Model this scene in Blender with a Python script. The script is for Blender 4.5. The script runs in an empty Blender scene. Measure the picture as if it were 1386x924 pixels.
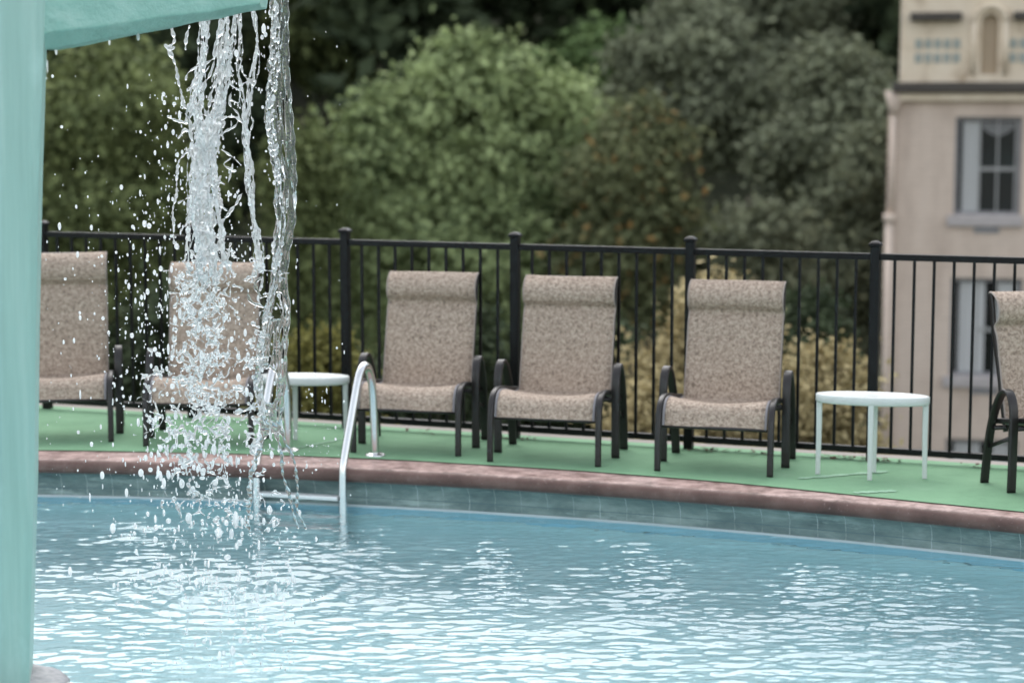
import bpy, math, random
import numpy as np
from mathutils import Vector, Matrix
PI = math.pi
R = math.radians
rng = np.random.default_rng(7)
random.seed(7)
S = bpy.context.scene
COL = S.collection

# ------------------------------------------------------------------ camera
F, CX, CY, HZ, CAMZ = 2695.0, 693.0, 462.0, 136.0, 2.1
TH = math.atan((CY - HZ) / F)
cam = bpy.data.cameras.new('camera')
cam.sensor_width = 36.0
cam.lens = 36.0 * F / 1386.0
cam.clip_start, cam.clip_end = 0.1, 2000
cam.dof.use_dof = True
cam.dof.focus_distance = 9.4
cam.dof.aperture_fstop = 1.5
co = bpy.data.objects.new('camera', cam)
co.location = (0, 0, CAMZ)
co.rotation_euler = (PI / 2 - TH, 0, 0)
COL.objects.link(co)
S.camera = co


def ray(px, py):
    v = Vector(((px - CX) / F, 1.0, -(py - CY) / F))
    c, s = math.cos(-TH), math.sin(-TH)
    return Vector((v.x, v.y * c - v.z * s, v.y * s + v.z * c))


def G(px, py, z=0.0):                       # the point of the level z seen there
    r = ray(px, py)
    t = (z - CAMZ) / r.z
    return Vector((r.x * t, r.y * t, z))


def D(px, py, d):                           # the point at distance d (world Y)
    r = ray(px, py)
    t = d / r.y
    return Vector((r.x * t, d, CAMZ + r.z * t))


# ------------------------------------------------------------------ materials
class M:
    def __init__(s, name, base=(.5, .5, .5), rough=.5, metal=0.0, **kw):
        s.m = bpy.data.materials.new(name)
        s.m.use_nodes = True
        s.t = s.m.node_tree
        s.p = s.t.nodes['Principled BSDF']
        s.p.inputs['Base Color'].default_value = (*base, 1)
        s.p.inputs['Roughness'].default_value = rough
        s.p.inputs['Metallic'].default_value = metal
        for k, v in kw.items():
            s.p.inputs[k.replace('_', ' ')].default_value = v

    def n(s, typ, **kw):
        nd = s.t.nodes.new('ShaderNode' + typ)
        for k, v in kw.items():
            if k in nd.inputs:
                nd.inputs[k].default_value = v
            else:
                setattr(nd, k, v)
        return nd

    def l(s, a, b):
        s.t.links.new(a, b)

    def coord(s, kind='Object', scale=(1, 1, 1)):
        tc = s.n('TexCoord')
        mp = s.n('Mapping')
        mp.inputs['Scale'].default_value = scale
        s.l(tc.outputs[kind], mp.inputs['Vector'])
        return mp.outputs['Vector']

    def noise(s, scale, detail=4, rough=.55, vec=None, dist=0.0):
        nd = s.n('TexNoise')
        nd.inputs['Scale'].default_value = scale
        nd.inputs['Detail'].default_value = detail
        nd.inputs['Roughness'].default_value = rough
        nd.inputs['Distortion'].default_value = dist
        if vec is not None:
            s.l(vec, nd.inputs['Vector'])
        return nd.outputs['Fac']

    def ramp(s, fac, stops, interp='LINEAR'):
        r = s.n('ValToRGB')
        r.color_ramp.interpolation = interp
        e = r.color_ramp.elements
        while len(e) < len(stops):
            e.new(.5)
        for i, (p, c) in enumerate(stops):
            e[i].position = p
            e[i].color = (*c, 1) if len(c) == 3 else c
        s.l(fac, r.inputs['Fac'])
        return r.outputs['Color']

    def mix(s, fac, a, b, mode='MIX'):
        x = s.n('Mix', data_type='RGBA', blend_type=mode)
        for inp, v in ((x.inputs['Factor'], fac), (x.inputs['A'], a), (x.inputs['B'], b)):
            if hasattr(v, 'node'):
                s.l(v, inp)
            elif isinstance(v, tuple):
                inp.default_value = (*v, 1)
            else:
                inp.default_value = v
        # colour sockets are the last ones named A / B
        return x

    def cmix(s, fac, a, b, mode='MIX'):
        x = s.n('MixRGB', blend_type=mode)
        for nm, v in (('Fac', fac), ('Color1', a), ('Color2', b)):
            if hasattr(v, 'node'):
                s.l(v, x.inputs[nm])
            elif isinstance(v, tuple):
                x.inputs[nm].default_value = (*v, 1)
            else:
                x.inputs[nm].default_value = v
        return x.outputs['Color']

    def math(s, op, a, b=0.0):
        x = s.n('Math', operation=op)
        for i, v in enumerate((a, b)):
            if hasattr(v, 'node'):
                s.l(v, x.inputs[i])
            else:
                x.inputs[i].default_value = v
        return x.outputs[0]

    def base(s, c):
        s.l(c, s.p.inputs['Base Color'])
        return s

    def bump(s, h, strength=.3, dist=.01):
        b = s.n('Bump')
        b.inputs['Strength'].default_value = strength
        b.inputs['Distance'].default_value = dist
        s.l(h, b.inputs['Height'])
        s.l(b.outputs['Normal'], s.p.inputs['Normal'])
        return s


MT = {}
# mint paint of the fountain: streaks running down, limescale
m = M('mint_paint', rough=.45)
v = m.coord('Object', (17, 17, .8))
st = m.noise(1.0, 5, .6, v)
v2 = m.coord('Object', (5, 5, 3))
bl = m.noise(1.0, 5, .6, v2)
c1 = m.ramp(st, [(.25, (.255, .435, .385)), (.5, (.305, .50, .445)), (.75, (.375, .56, .505))])
c2 = m.cmix(m.ramp(bl, [(.56, (0, 0, 0)), (.72, (.45, .45, .45))]), c1, (.44, .66, .61))
m.base(c2).bump(m.noise(34, 4), .35, .006)
MT['mint'] = m.m
m = M('mint_paint_arm', rough=.38)
n = m.noise(1, 6, .6, m.coord('Object', (4, 4, 9)))
m.base(m.ramp(n, [(.3, (.22, .44, .375)), (.52, (.275, .51, .44)), (.66, (.33, .555, .485)), (.74, (.50, .67, .61))])).bump(m.noise(22, 5, .6), .6, .012)
MT['mint_arm'] = m.m
m = M('pale_plinth', rough=.6)
n = m.noise(14, 5)
m.base(m.ramp(n, [(.35, (.19, .20, .21)), (.6, (.30, .30, .31))])).bump(n, .4, .01)
MT['plinth'] = m.m
# green carpet
m = M('green_carpet', rough=.95)
a = m.noise(2.2, 5, .6, m.coord('Object'))
b = m.noise(160, 2, .6, m.coord('Object'))
c1 = m.ramp(a, [(.28, (.105, .22, .125)), (.45, (.16, .31, .18)), (.6, (.18, .335, .198)), (.75, (.235, .39, .25))])
st2 = m.noise(7, 6, .7, m.coord('Object', (1, 1.6, 1)))
c1 = m.cmix(m.ramp(st2, [(.56, (0, 0, 0)), (.72, (.45, .45, .45))]), c1, (.085, .165, .10))
m.base(m.cmix(.3, c1, m.ramp(b, [(.3, (.07, .18, .09)), (.7, (.22, .43, .24))])))
m.bump(b, .5, .004)
MT['carpet'] = m.m
m = M('carpet_seam', rough=.9)
n = m.noise(40, 4)
m.base(m.ramp(n, [(.4, (.16, .34, .20)), (.6, (.34, .50, .37))]))
MT['seam'] = m.m
m = M('concrete', rough=.9)
n = m.noise(6, 6)
m.base(m.ramp(n, [(.3, (.19, .17, .15)), (.7, (.32, .29, .26))])).bump(n, .4, .01)
MT['concrete'] = m.m
# coping: worn terracotta paint; light on top and shade on face coloured in
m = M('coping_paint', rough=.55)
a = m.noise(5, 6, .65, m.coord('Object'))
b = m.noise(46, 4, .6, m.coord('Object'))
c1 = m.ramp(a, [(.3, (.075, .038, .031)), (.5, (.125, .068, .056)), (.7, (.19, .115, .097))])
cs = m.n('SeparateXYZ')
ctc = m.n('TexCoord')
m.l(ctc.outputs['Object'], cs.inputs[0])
lit_top = m.math('ADD', m.math('MULTIPLY', cs.outputs['Z'], 30.0), m.math('MULTIPLY', m.noise(9, 6, .7, ctc.outputs['Object']), 1.2))  # height mask: top painted lighter than the face, as if lit
c1 = m.cmix(m.ramp(lit_top, [(.42, (0, 0, 0)), (.80, (1, 1, 1))]), c1, (.50, .35, .315))
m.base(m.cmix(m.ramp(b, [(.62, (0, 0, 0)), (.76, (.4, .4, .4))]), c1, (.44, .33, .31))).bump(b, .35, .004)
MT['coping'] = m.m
# tile band in uv: u metres along the wall, v metres up
m = M('pool_tile', rough=.25)
tc = m.n('TexCoord')
sp = m.n('SeparateXYZ')
m.l(tc.outputs['UV'], sp.inputs[0])
vv = m.n('Mapping')
vv.inputs['Scale'].default_value = (3.0, 9, 1)
m.l(tc.outputs['UV'], vv.inputs['Vector'])
blot = m.noise(1.0, 6, .65, vv.outputs['Vector'])
wob = m.math('MULTIPLY', m.math('SUBTRACT', m.noise(30, 2, .5, tc.outputs['UV']), .5), .012)
fu = m.math('ABSOLUTE', m.math('SUBTRACT', m.math('FRACT', m.math('DIVIDE', m.math('ADD', sp.outputs['X'], wob), .155)), .5))
gl = m.math('GREATER_THAN', fu, .487)
fv = m.math('ABSOLUTE', m.math('SUBTRACT', sp.outputs['Y'], .052))
gh = m.math('LESS_THAN', fv, .0022)
tile = m.ramp(blot, [(.30, (.080, .118, .120)), (.5, (.150, .205, .198)), (.70, (.27, .335, .315))])
v3 = m.n('Mapping')
v3.inputs['Scale'].default_value = (2.2, 12, 1)
v3.inputs['Location'].default_value = (3.3, 1, 0)
m.l(tc.outputs['UV'], v3.inputs['Vector'])
lime = m.noise(1.0, 8, .7, v3.outputs['Vector'])
limef = m.ramp(lime, [(.56, (0, 0, 0)), (.66, (.75, .75, .75))])
gn = m.noise(9, 3, .6, tc.outputs['UV'])
gf = m.math('MULTIPLY', gl, m.ramp(gn, [(.35, (.05, .05, .05)), (.65, (.7, .7, .7))]))
c1 = m.cmix(limef, tile, (.33, .41, .39))
c1 = m.cmix(gf, c1, (.50, .56, .55))
c1 = m.cmix(m.math('MULTIPLY', gh, .7), c1, (.07, .12, .14))
m.base(c1)
m.bump(m.math('SUBTRACT', blot, m.math('MULTIPLY', gl, .6)), .25, .004)
MT['tile'] = m.m
m = M('waterline_trim', rough=.4)
m.base(m.ramp(m.noise(14, 5), [(.3, (.40, .50, .54)), (.7, (.66, .72, .74))]))
MT['trim'] = m.m
m = M('pool_blue', rough=.5)
m.base(m.ramp(m.noise(5, 5), [(.3, (.24, .52, .66)), (.7, (.34, .64, .77))]))
MT['blue'] = m.m
m = M('pool_teal', rough=.6)
m.base(m.ramp(m.noise(1.6, 4), [(.3, (.40, .64, .68)), (.7, (.52, .75, .79))]))
MT['teal'] = m.m
# water
m = M('pool_water', (.93, .985, .99), .015, IOR=1.333, Transmission_Weight=1.0)
MT['water'] = m.m
m = M('falling_water_clear', (.97, .99, .99), .01, IOR=1.333, Transmission_Weight=.95)
MT['clear'] = m.m
def aerated(name, trans, white):
    m = M(name, (.95, .975, .98), .03, IOR=1.333, Transmission_Weight=trans)
    tr = m.n('BsdfTranslucent')
    tr.inputs['Color'].default_value = (.95, .97, .98, 1)
    mx = m.n('MixShader')
    mx.inputs[0].default_value = white
    m.l(m.p.outputs[0], mx.inputs[1])
    m.l(tr.outputs[0], mx.inputs[2])
    m.l(mx.outputs[0], m.t.nodes['Material Output'].inputs['Surface'])
    return m.m


MT['foam'] = aerated('falling_water_foam', .90, .20)
MT['drops'] = aerated('falling_water_drops', .80, .48)
# metals / furniture
m = M('black_fence_paint', (.004, .0045, .005), .36, Specular_IOR_Level=.22)
MT['fence'] = m.m
m = M('dark_brown_frame', rough=.38)
m.base(m.ramp(m.noise(60, 3), [(.3, (.010, .0085, .0082)), (.7, (.019, .016, .015))]))
MT['frame'] = m.m
m = M('grey_piping', (.20, .19, .20), .6)
MT['piping'] = m.m
MT['edging'] = M('sling_edging', (.34, .285, .25), .7).m
m = M('sling_fabric', rough=.85)
v = m.coord('UV', (1, 1, 1))
a = m.noise(52, 4, .7, v, .9)
b = m.noise(420, 2, .5, v)
c = m.noise(4, 3, .5, v)
c1 = m.ramp(a, [(.36, (.115, .084, .062)), (.47, (.305, .237, .185)), (.58, (.53, .435, .35))])
c1 = m.cmix(.3, c1, m.ramp(b, [(.3, (.22, .15, .11)), (.7, (.54, .44, .35))]))
c1 = m.cmix(m.ramp(c, [(.4, (0, 0, 0)), (.7, (.18, .18, .18))]), c1, (.34, .25, .19))
m.base(c1).bump(b, .4, .003)
MT['sling'] = m.m
m = M('white_resin', rough=.35)
m.base(m.ramp(m.noise(20, 4), [(.3, (.54, .575, .555)), (.7, (.66, .69, .67))]))
MT['white'] = m.m
m = M('brushed_steel', (.72, .73, .73), .22, 1.0)
m.bump(m.noise(1, 3, .5, m.coord('Object', (60, 60, 8))), .06, .002)
MT['steel'] = m.m
m = M('tread_plastic', (.74, .77, .77), .4)
MT['tread'] = m.m


def leafmat(name, dark, mid, light, trans=.2, odd=None):
    m = M(name, rough=.85)
    g = m.n('NewGeometry')
    rp = g.outputs['Random Per Island']
    stops = [(0, dark), (.45, mid), (1, light)]
    if odd:
        stops = [(0, dark), (.45, mid), (.93, light), (.95, odd)]
    c = m.ramp(rp, stops)
    big = m.noise(.55, 3, .6, m.coord('Object'))
    c = m.cmix(m.ramp(big, [(.38, (0, 0, 0)), (.66, (.55, .55, .55))]), c, light)
    m.base(c)
    m.p.inputs['Specular IOR Level'].default_value = .12
    tr = m.n('BsdfTranslucent')
    m.l(c, tr.inputs['Color'])
    mx = m.n('MixShader')
    mx.inputs[0].default_value = trans
    m.l(m.p.outputs[0], mx.inputs[1])
    m.l(tr.outputs[0], mx.inputs[2])
    m.l(mx.outputs[0], m.t.nodes['Material Output'].inputs['Surface'])
    return m.m


MT['leaf_light'] = leafmat('leaf_light_green', (.050, .074, .034), (.165, .215, .095), (.47, .56, .27))
MT['leaf_olive'] = leafmat('leaf_olive', (.046, .062, .028), (.115, .148, .062), (.25, .29, .12))
MT['leaf_grey'] = leafmat('leaf_grey_green', (.066, .076, .050), (.142, .158, .104), (.27, .295, .19))
MT['leaf_green'] = leafmat('leaf_fresh_green', (0.054, 0.092, 0.035), (0.108, 0.169, 0.065), (0.203, 0.284, 0.115))
MT['leaf_autumn'] = leafmat('leaf_turning', (.068, .082, .042), (.125, .146, .076), (.21, .23, .115), .2, (.36, .20, .07))
MT['leaf_dark'] = leafmat('leaf_dark', (0.023, 0.035, 0.019), (0.046, 0.063, 0.035), (0.082, 0.106, 0.056))
MT['leaf_straw'] = leafmat('leaf_straw', (.19, .155, .075), (.37, .305, .155), (.52, .44, .25))
MT['leaf_lime'] = leafmat('leaf_yellow_green', (.075, .080, .025), (.15, .15, .045), (.26, .24, .075), .3)
m = M('bark', rough=.9)
n = m.noise(1, 6, .6, m.coord('Object', (7, 7, 1.5)))
m.base(m.ramp(n, [(.3, (.035, .028, .022)), (.7, (.12, .10, .08))])).bump(n, .7, .03)
MT['bark'] = m.m
m = M('hill_ground', rough=1.0)
n = m.noise(.35, 7, .65, m.coord('Object'))
m.base(m.ramp(n, [(.3, (.018, .024, .013)), (.6, (.05, .055, .028)), (.8, (.10, .085, .045))])).bump(n, 1, .3)
MT['ground'] = m.m
# building
m = M('pink_stucco', rough=.9)
a = m.noise(1.0, 6, .6, m.coord('Object', (1.8, 1.8, .4)))
b = m.noise(9, 5, .6, m.coord('Object'))
br = m.n('TexBrick')
br.inputs['Scale'].default_value = 1.0
br.inputs['Brick Width'].default_value = .24
br.inputs['Row Height'].default_value = .085
br.inputs['Mortar Size'].default_value = .008
br.inputs['Color1'].default_value = (.61, .50, .43, 1)
br.inputs['Color2'].default_value = (.53, .43, .37, 1)
br.inputs['Mortar'].default_value = (.44, .35, .30, 1)
mp = m.n('Mapping')
mp.inputs['Rotation'].default_value = (PI / 2, 0, 0)
tc = m.n('TexCoord')
m.l(tc.outputs['Object'], mp.inputs['Vector'])
m.l(mp.outputs['Vector'], br.inputs['Vector'])
c1 = m.ramp(a, [(.3, (.41, .32, .25)), (.5, (.63, .52, .425)), (.75, (.71, .605, .51))])
c1 = m.cmix(.4, c1, br.outputs['Color'])
m.base(m.cmix(m.ramp(b, [(.55, (0, 0, 0)), (.8, (.35, .35, .35))]), c1, (.25, .20, .18)))
MT['stucco'] = m.m
m = M('cream_stucco', rough=.9)
a = m.noise(1.0, 6, .65, m.coord('Object', (2.6, 2.6, 1.8)))
m.base(m.ramp(a, [(.30, (.40, .30, .20)), (.46, (.70, .59, .45)), (.75, (.78, .68, .54))]))
MT['cream'] = m.m
m = M('stained_cornice', rough=.9)
a = m.noise(2.5, 6, .7)
m.base(m.ramp(a, [(.35, (.035, .032, .03)), (.6, (.11, .095, .08)), (.8, (.27, .21, .15))]))
MT['stain'] = m.m
m = M('niche_stone', (.44, .35, .25), .9)
MT['niche'] = m.m
m = M('window_frame_grey', rough=.6)
m.base(m.ramp(m.noise(8, 4), [(.3, (.20, .20, .21)), (.7, (.30, .30, .31))]))
MT['wframe'] = m.m
MT['sash'] = M('window_sash', (.34, .34, .33), .5).m
m = M('window_glass', (.012, .014, .014), .08)
MT['glass'] = m.m
m = M('curtain', (.50, .505, .50), .9)
MT['curtain'] = m.m
MT['valance'] = M('valance', (.20, .20, .20), .9).m
m = M('sill_stone', rough=.8)
m.base(m.ramp(m.noise(6, 5), [(.3, (.36, .33, .32)), (.7, (.50, .46, .45))]))
MT['sill'] = m.m
m = M('vent_tile', rough=.6)
m.base(m.ramp(m.noise(12, 3), [(.35, (.20, .25, .25)), (.65, (.42, .43, .37))]))
MT['vent'] = m.m
m = M('dry_leaf', rough=.9)
m.base(m.ramp(m.noise(30, 3), [(.3, (.035, .030, .018)), (.7, (.16, .12, .07))]))
MT['litter'] = m.m


# ------------------------------------------------------------------ mesh helpers
def link(name, me, mat=None, parent=None, smooth=False):
    if mat is not None:
        me.materials.append(MT[mat] if isinstance(mat, str) else mat)
    if smooth:
        me.polygons.foreach_set('use_smooth', np.ones(len(me.polygons), bool))
    o = bpy.data.objects.new(name, me)
    COL.objects.link(o)
    if parent is not None:
        o.parent = parent
    return o


def npmesh(name, v, faces):                 # v (n,3), faces (m,k) arrays
    v = np.ascontiguousarray(v, np.float32)
    f = np.ascontiguousarray(faces, np.int32)
    me = bpy.data.meshes.new(name)
    me.vertices.add(len(v))
    me.vertices.foreach_set('co', v.ravel())
    k = f.shape[1]
    me.loops.add(f.size)
    me.loops.foreach_set('vertex_index', f.ravel())
    me.polygons.add(len(f))
    me.polygons.foreach_set('loop_start', np.arange(len(f), dtype=np.int32) * k)
    me.update(calc_edges=True)
    me.validate()
    return me


class MB:
    def __init__(s):
        s.v, s.f = [], []

    def add(s, vs, fs):
        k = len(s.v)
        s.v += [tuple(p) for p in vs]
        s.f += [tuple(i + k for i in f) for f in fs]
        return s

    def box(s, x0, x1, y0, y1, z0, z1):
        vs = [(x, y, z) for z in (z0, z1) for y in (y0, y1) for x in (x0, x1)]
        return s.add(vs, [(0, 2, 3, 1), (4, 5, 7, 6), (0, 1, 5, 4), (2, 6, 7, 3), (0, 4, 6, 2), (1, 3, 7, 5)])

    def sweep(s, path, prof, side=None, closed=False, taper=None):
        # prof: list of (a, b): a along 'side', b along the normal of side x tangent
        P = [Vector(p) for p in path]
        n = len(P)
        rings = []
        prev = None
        for i in range(n):
            t = (P[min(i + 1, n - 1)] - P[max(i - 1, 0)]).normalized()
            if side is not None:
                sd = Vector(side)
            elif prev is not None:
                sd = prev
            else:
                sd = Vector((1, 0, 0)) if abs(t.x) < .8 else Vector((0, 1, 0))
            sd = (sd - t * sd.dot(t)).normalized()
            prev = sd
            nn = t.cross(sd)
            k = taper[i] if taper else 1.0
            rings.append([P[i] + sd * a * k + nn * b * k for a, b in prof])
        m_ = len(prof)
        vs = [p for r_ in rings for p in r_]
        fs = []
        for i in range(n - 1):
            for j in range(m_):
                a, b = i * m_ + j, i * m_ + (j + 1) % m_
                fs.append((a, a + m_, b + m_, b))
        fs.append(tuple(range(m_)))
        fs.append(tuple((n - 1) * m_ + j for j in reversed(range(m_))))
        return s.add(vs, fs)

    def build(s, name, mat, parent=None, smooth=False, bevel=0):
        me = bpy.data.meshes.new(name)
        me.from_pydata(s.v, [], s.f)
        me.update()
        import bmesh
        bm = bmesh.new()
        bm.from_mesh(me)
        bmesh.ops.recalc_face_normals(bm, faces=bm.faces)
        bm.to_mesh(me)
        bm.free()
        o = link(name, me, mat, parent, smooth)
        if bevel:
            b = o.modifiers.new('bevel', 'BEVEL')
            b.width, b.segments, b.limit_method = bevel, 2, 'ANGLE'
        return o


def circ(r, n=12):
    return [(r * math.cos(2 * PI * i / n), r * math.sin(2 * PI * i / n)) for i in range(n)]


def rrect(w, h, r, n=3):
    out = []
    for cx, cy, a0 in ((w / 2 - r, h / 2 - r, 0), (-w / 2 + r, h / 2 - r, PI / 2), (-w / 2 + r, -h / 2 + r, PI), (w / 2 - r, -h / 2 + r, 1.5 * PI)):
        for i in range(n + 1):
            a = a0 + PI / 2 * i / n
            out.append((cx + r * math.cos(a), cy + r * math.sin(a)))
    return out


def spline(pts, step=8):
    P = np.array(pts, float)
    n = len(P)
    out = []
    for i in range(n - 1):
        p0, p1, p2, p3 = P[max(i - 1, 0)], P[i], P[i + 1], P[min(i + 2, n - 1)]
        for k in range(step):
            t = k / step
            out.append(.5 * (2 * p1 + (p2 - p0) * t + (2 * p0 - 5 * p1 + 4 * p2 - p3) * t * t + (3 * p1 - p0 - 3 * p2 + p3) * t ** 3))
    out.append(P[-1])
    return np.array(out)


def tag(o, label, cat=None, group=None, kind=None):
    o['label'] = label
    if cat:
        o['category'] = cat
    if group:
        o['group'] = group
    if kind:
        o['kind'] = kind
    return o


def empty(name, loc, rz=0):
    o = bpy.data.objects.new(name, None)
    o.empty_display_size = .1
    o.location = loc
    o.rotation_euler = (0, 0, rz)
    COL.objects.link(o)
    return o


# ------------------------------------------------------------------ pool
WZ = -0.236
wl = [(50, 670), (300, 677), (440, 683.5), (560, 688), (900, 710), (1140, 732), (1386, 759)]
pw = np.array([G(x, y, WZ)[:2] for x, y in wl])
A = np.c_[2 * pw, np.ones(len(pw))]
sol = np.linalg.lstsq(A, (pw ** 2).sum(1), rcond=None)[0]
PCX, PCY = sol[0], sol[1]
RW = math.sqrt(sol[2] + PCX ** 2 + PCY ** 2)
print('pool circle', PCX, PCY, RW)
A0, A1 = R(22), R(160)                          # the stretch of curved wall that is built


def arc(profile, name, mat, na=160, closed=False, uv=False, a0=A0, a1=A1, smooth=True):
    prof = np.array(profile, float)
    ang = np.linspace(a1, a0, na)
    v = np.zeros((na, len(prof), 3))
    rr = RW + prof[:, 0]
    v[:, :, 0] = PCX + np.outer(np.cos(ang), rr)
    v[:, :, 1] = PCY + np.outer(np.sin(ang), rr)
    v[:, :, 2] = prof[:, 1][None]
    m_ = len(prof)
    I, J = np.meshgrid(np.arange(na - 1), np.arange(m_ - 1), indexing='ij')
    a = (I * m_ + J).ravel()
    f = np.c_[a, a + m_, a + m_ + 1, a + 1]
    me = npmesh(name, v.reshape(-1, 3), f)
    if uv:
        L = np.r_[0, np.cumsum(np.hypot(*np.diff(prof, axis=0).T))]
        uu = np.zeros((na, m_, 2))
        uu[:, :, 0] = ((a1 - ang) * RW)[:, None]
        uu[:, :, 1] = L[None]
        li = np.zeros(len(me.loops), np.int32)
        me.loops.foreach_get('vertex_index', li)
        lay = me.uv_layers.new(name='UVMap')
        lay.data.foreach_set('uv', uu.reshape(-1, 2)[li].astype(np.float32).ravel())
    return link(name, me, mat, None, smooth)


# coping: bullnose section
nose = [(.30, -.10), (-.055, -.086)]
for i in range(11):
    a = -PI / 2 - PI * i / 10 * .98
    nose.append((-.054 + .042 * math.cos(a), -.043 + .043 * math.sin(a)))
nose += [(.0, .0), (.30, .0)]
tag(arc(nose, 'pool_coping', 'coping'), 'worn reddish brown rounded coping along the pool edge, its lit top painted paler', kind='structure')
tag(arc([(0, WZ), (0, WZ + .035), (-.001, WZ + .07), (-.006, WZ + .095), (-.017, WZ + .12), (-.034, WZ + .14), (-.050, WZ + .150), (-.056, WZ + .158)],
        'pool_wall', 'tile', uv=True), 'grey green tiled band of the pool wall above the water', kind='structure')
tag(arc([(.0, WZ - .02), (-.012, WZ - .02), (-.014, WZ + .006), (.0, WZ + .008)], 'pool_trim', 'trim'),
    'pale strip along the waterline', kind='structure')
tag(arc([(.0, WZ - .20), (-.004, WZ - .019)], 'pool_wall_blue_paint', 'blue'), 'blue painted pool wall under the water', kind='structure')
tag(arc([(-.3, -1.55), (-.02, -1.3), (-.006, WZ - .20)], 'pool_wall_lower', 'teal'), 'teal pool wall under the water', kind='structure')
fl = MB().add([(-14, 3.4, -1.55), (9, 3.4, -1.55), (9, 14, -1.55), (-14, 14, -1.55)], [(0, 1, 2, 3)])
tag(fl.build('pool_floor', 'teal'), 'teal painted pool floor', kind='structure')
nw = MB().box(-14, 9, 3.2, 3.4, -1.55, 0)
tag(nw.build('pool_wall_near', 'teal'), 'teal pool wall on the near side', kind='structure')

# water surface: real waves
xs = np.arange(-3.4, 3.45, .0075)
ys = np.arange(6.9, 12.4, .0075)


def waves(X, Y):
    Z = np.zeros_like(X)
    rg = np.random.default_rng(3)
    G_ = []
    for g_ in range(4):                                  # patches of livelier and calmer water
        a_ = np.zeros_like(X)
        for q_ in range(7):
            l_, t_ = rg.uniform(.25, .9), rg.uniform(0, PI)
            a_ += np.sin(2 * PI / l_ * (X * math.cos(t_) * .7 + Y * math.sin(t_)) + rg.random() * 6.3)
        G_.append(np.clip(1.0 + .21 * a_, .3, 1.9))
    for i in range(110):
        lam = .032 * (4.6 ** rg.random()) if i < 100 else rg.uniform(.25, .6)   # 3 .. 15 cm and a few long ones
        th = PI / 2 + rg.normal(0, .36) + .05
        k = 2 * PI / lam
        slope = .0112 * (lam / .1) ** (-.1)
        amp = slope / k
        Z += G_[i % 4] * amp * np.sin(k * (X * math.cos(th) + Y * math.sin(th)) + rg.random() * 2 * PI)
    # calm and busy patches
    mod = 1.0 + .2 * np.sin(1.3 * X + .7 * Y + 1) * np.sin(.9 * Y - .4 * X)
    Z *= mod
    # rings round the places where the fall lands
    for cx, cy, a in ((-1.42, 9.35, 1.0), (-1.12, 9.45, .8), (-1.6, 9.5, .6), (-1.3, 9.1, .5)):
        r = np.hypot(X - cx, Y - cy)
        Z += a * .0035 * np.sin(2 * PI * r / .13) * np.exp(-((r - .25) / .35) ** 2)
    return Z


X, Y = np.meshgrid(xs, ys, indexing='ij')
Zw = WZ + waves(X, Y)
fade = np.clip((RW - np.hypot(X - PCX, Y - PCY)) / .2, .3, 1)
Zw = WZ + (Zw - WZ) * fade
nx, ny = X.shape
I, J = np.meshgrid(np.arange(nx - 1), np.arange(ny - 1), indexing='ij')
cxm, cym = xs[:-1] + .00375, ys[:-1] + .00375
keep = (np.hypot(cxm[:, None] - PCX, cym[None] - PCY) < RW + .03).ravel()
a = (I * ny + J).ravel()[keep]
f = np.c_[a, a + ny, a + ny + 1, a + 1]
V = np.c_[X.ravel(), Y.ravel(), Zw.ravel()]
used = np.unique(f)
remap = -np.ones(len(V), int)
remap[used] = np.arange(len(used))
V, f = V[used], remap[f]
# the rest of the pool, coarse, as part of the same sheet
ex = [(-14, 3.4, -3.4, 12.4), (float(xs[-1]), 3.4, 9, 12.4), (-3.4, 3.4, float(xs[-1]), 6.9)]
ev, ef = [], []
for x0, y0, x1, y1 in ex:
    gx = np.linspace(x0, x1, 60)
    gy = np.linspace(y0, y1, 60)
    for i in range(59):
        for j in range(59):
            mx_, my_ = (gx[i] + gx[i + 1]) / 2, (gy[j] + gy[j + 1]) / 2
            if math.hypot(mx_ - PCX, my_ - PCY) < RW + .05:
                k = len(V) + len(ev)
                ev += [(gx[i], gy[j], WZ), (gx[i + 1], gy[j], WZ), (gx[i + 1], gy[j + 1], WZ), (gx[i], gy[j + 1], WZ)]
                ef.append((k, k + 1, k + 2, k + 3))
me = npmesh('pool_water', np.vstack([V, np.array(ev)]), np.vstack([f, np.array(ef)]))
tag(link('pool_water', me, 'water', None, True), 'rippled blue green pool water', kind='structure')

# ------------------------------------------------------------------ fence line (needed by the deck)
pb = [G(470, 579), G(697, 593.5), G(932, 608), G(1179, 623.5)]
fa, fb = np.polyfit([p.x for p in pb], [p.y for p in pb], 1)
fdir = Vector((1, fa, 0)).normalized()
fnor = Vector((-fdir.y, fdir.x, 0))
f0 = Vector((0, fb, 0))


def fpt(s_, off=0.0, z=0.0):
    p = f0 + fdir * s_ + fnor * off
    return Vector((p.x, p.y, z))


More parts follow.
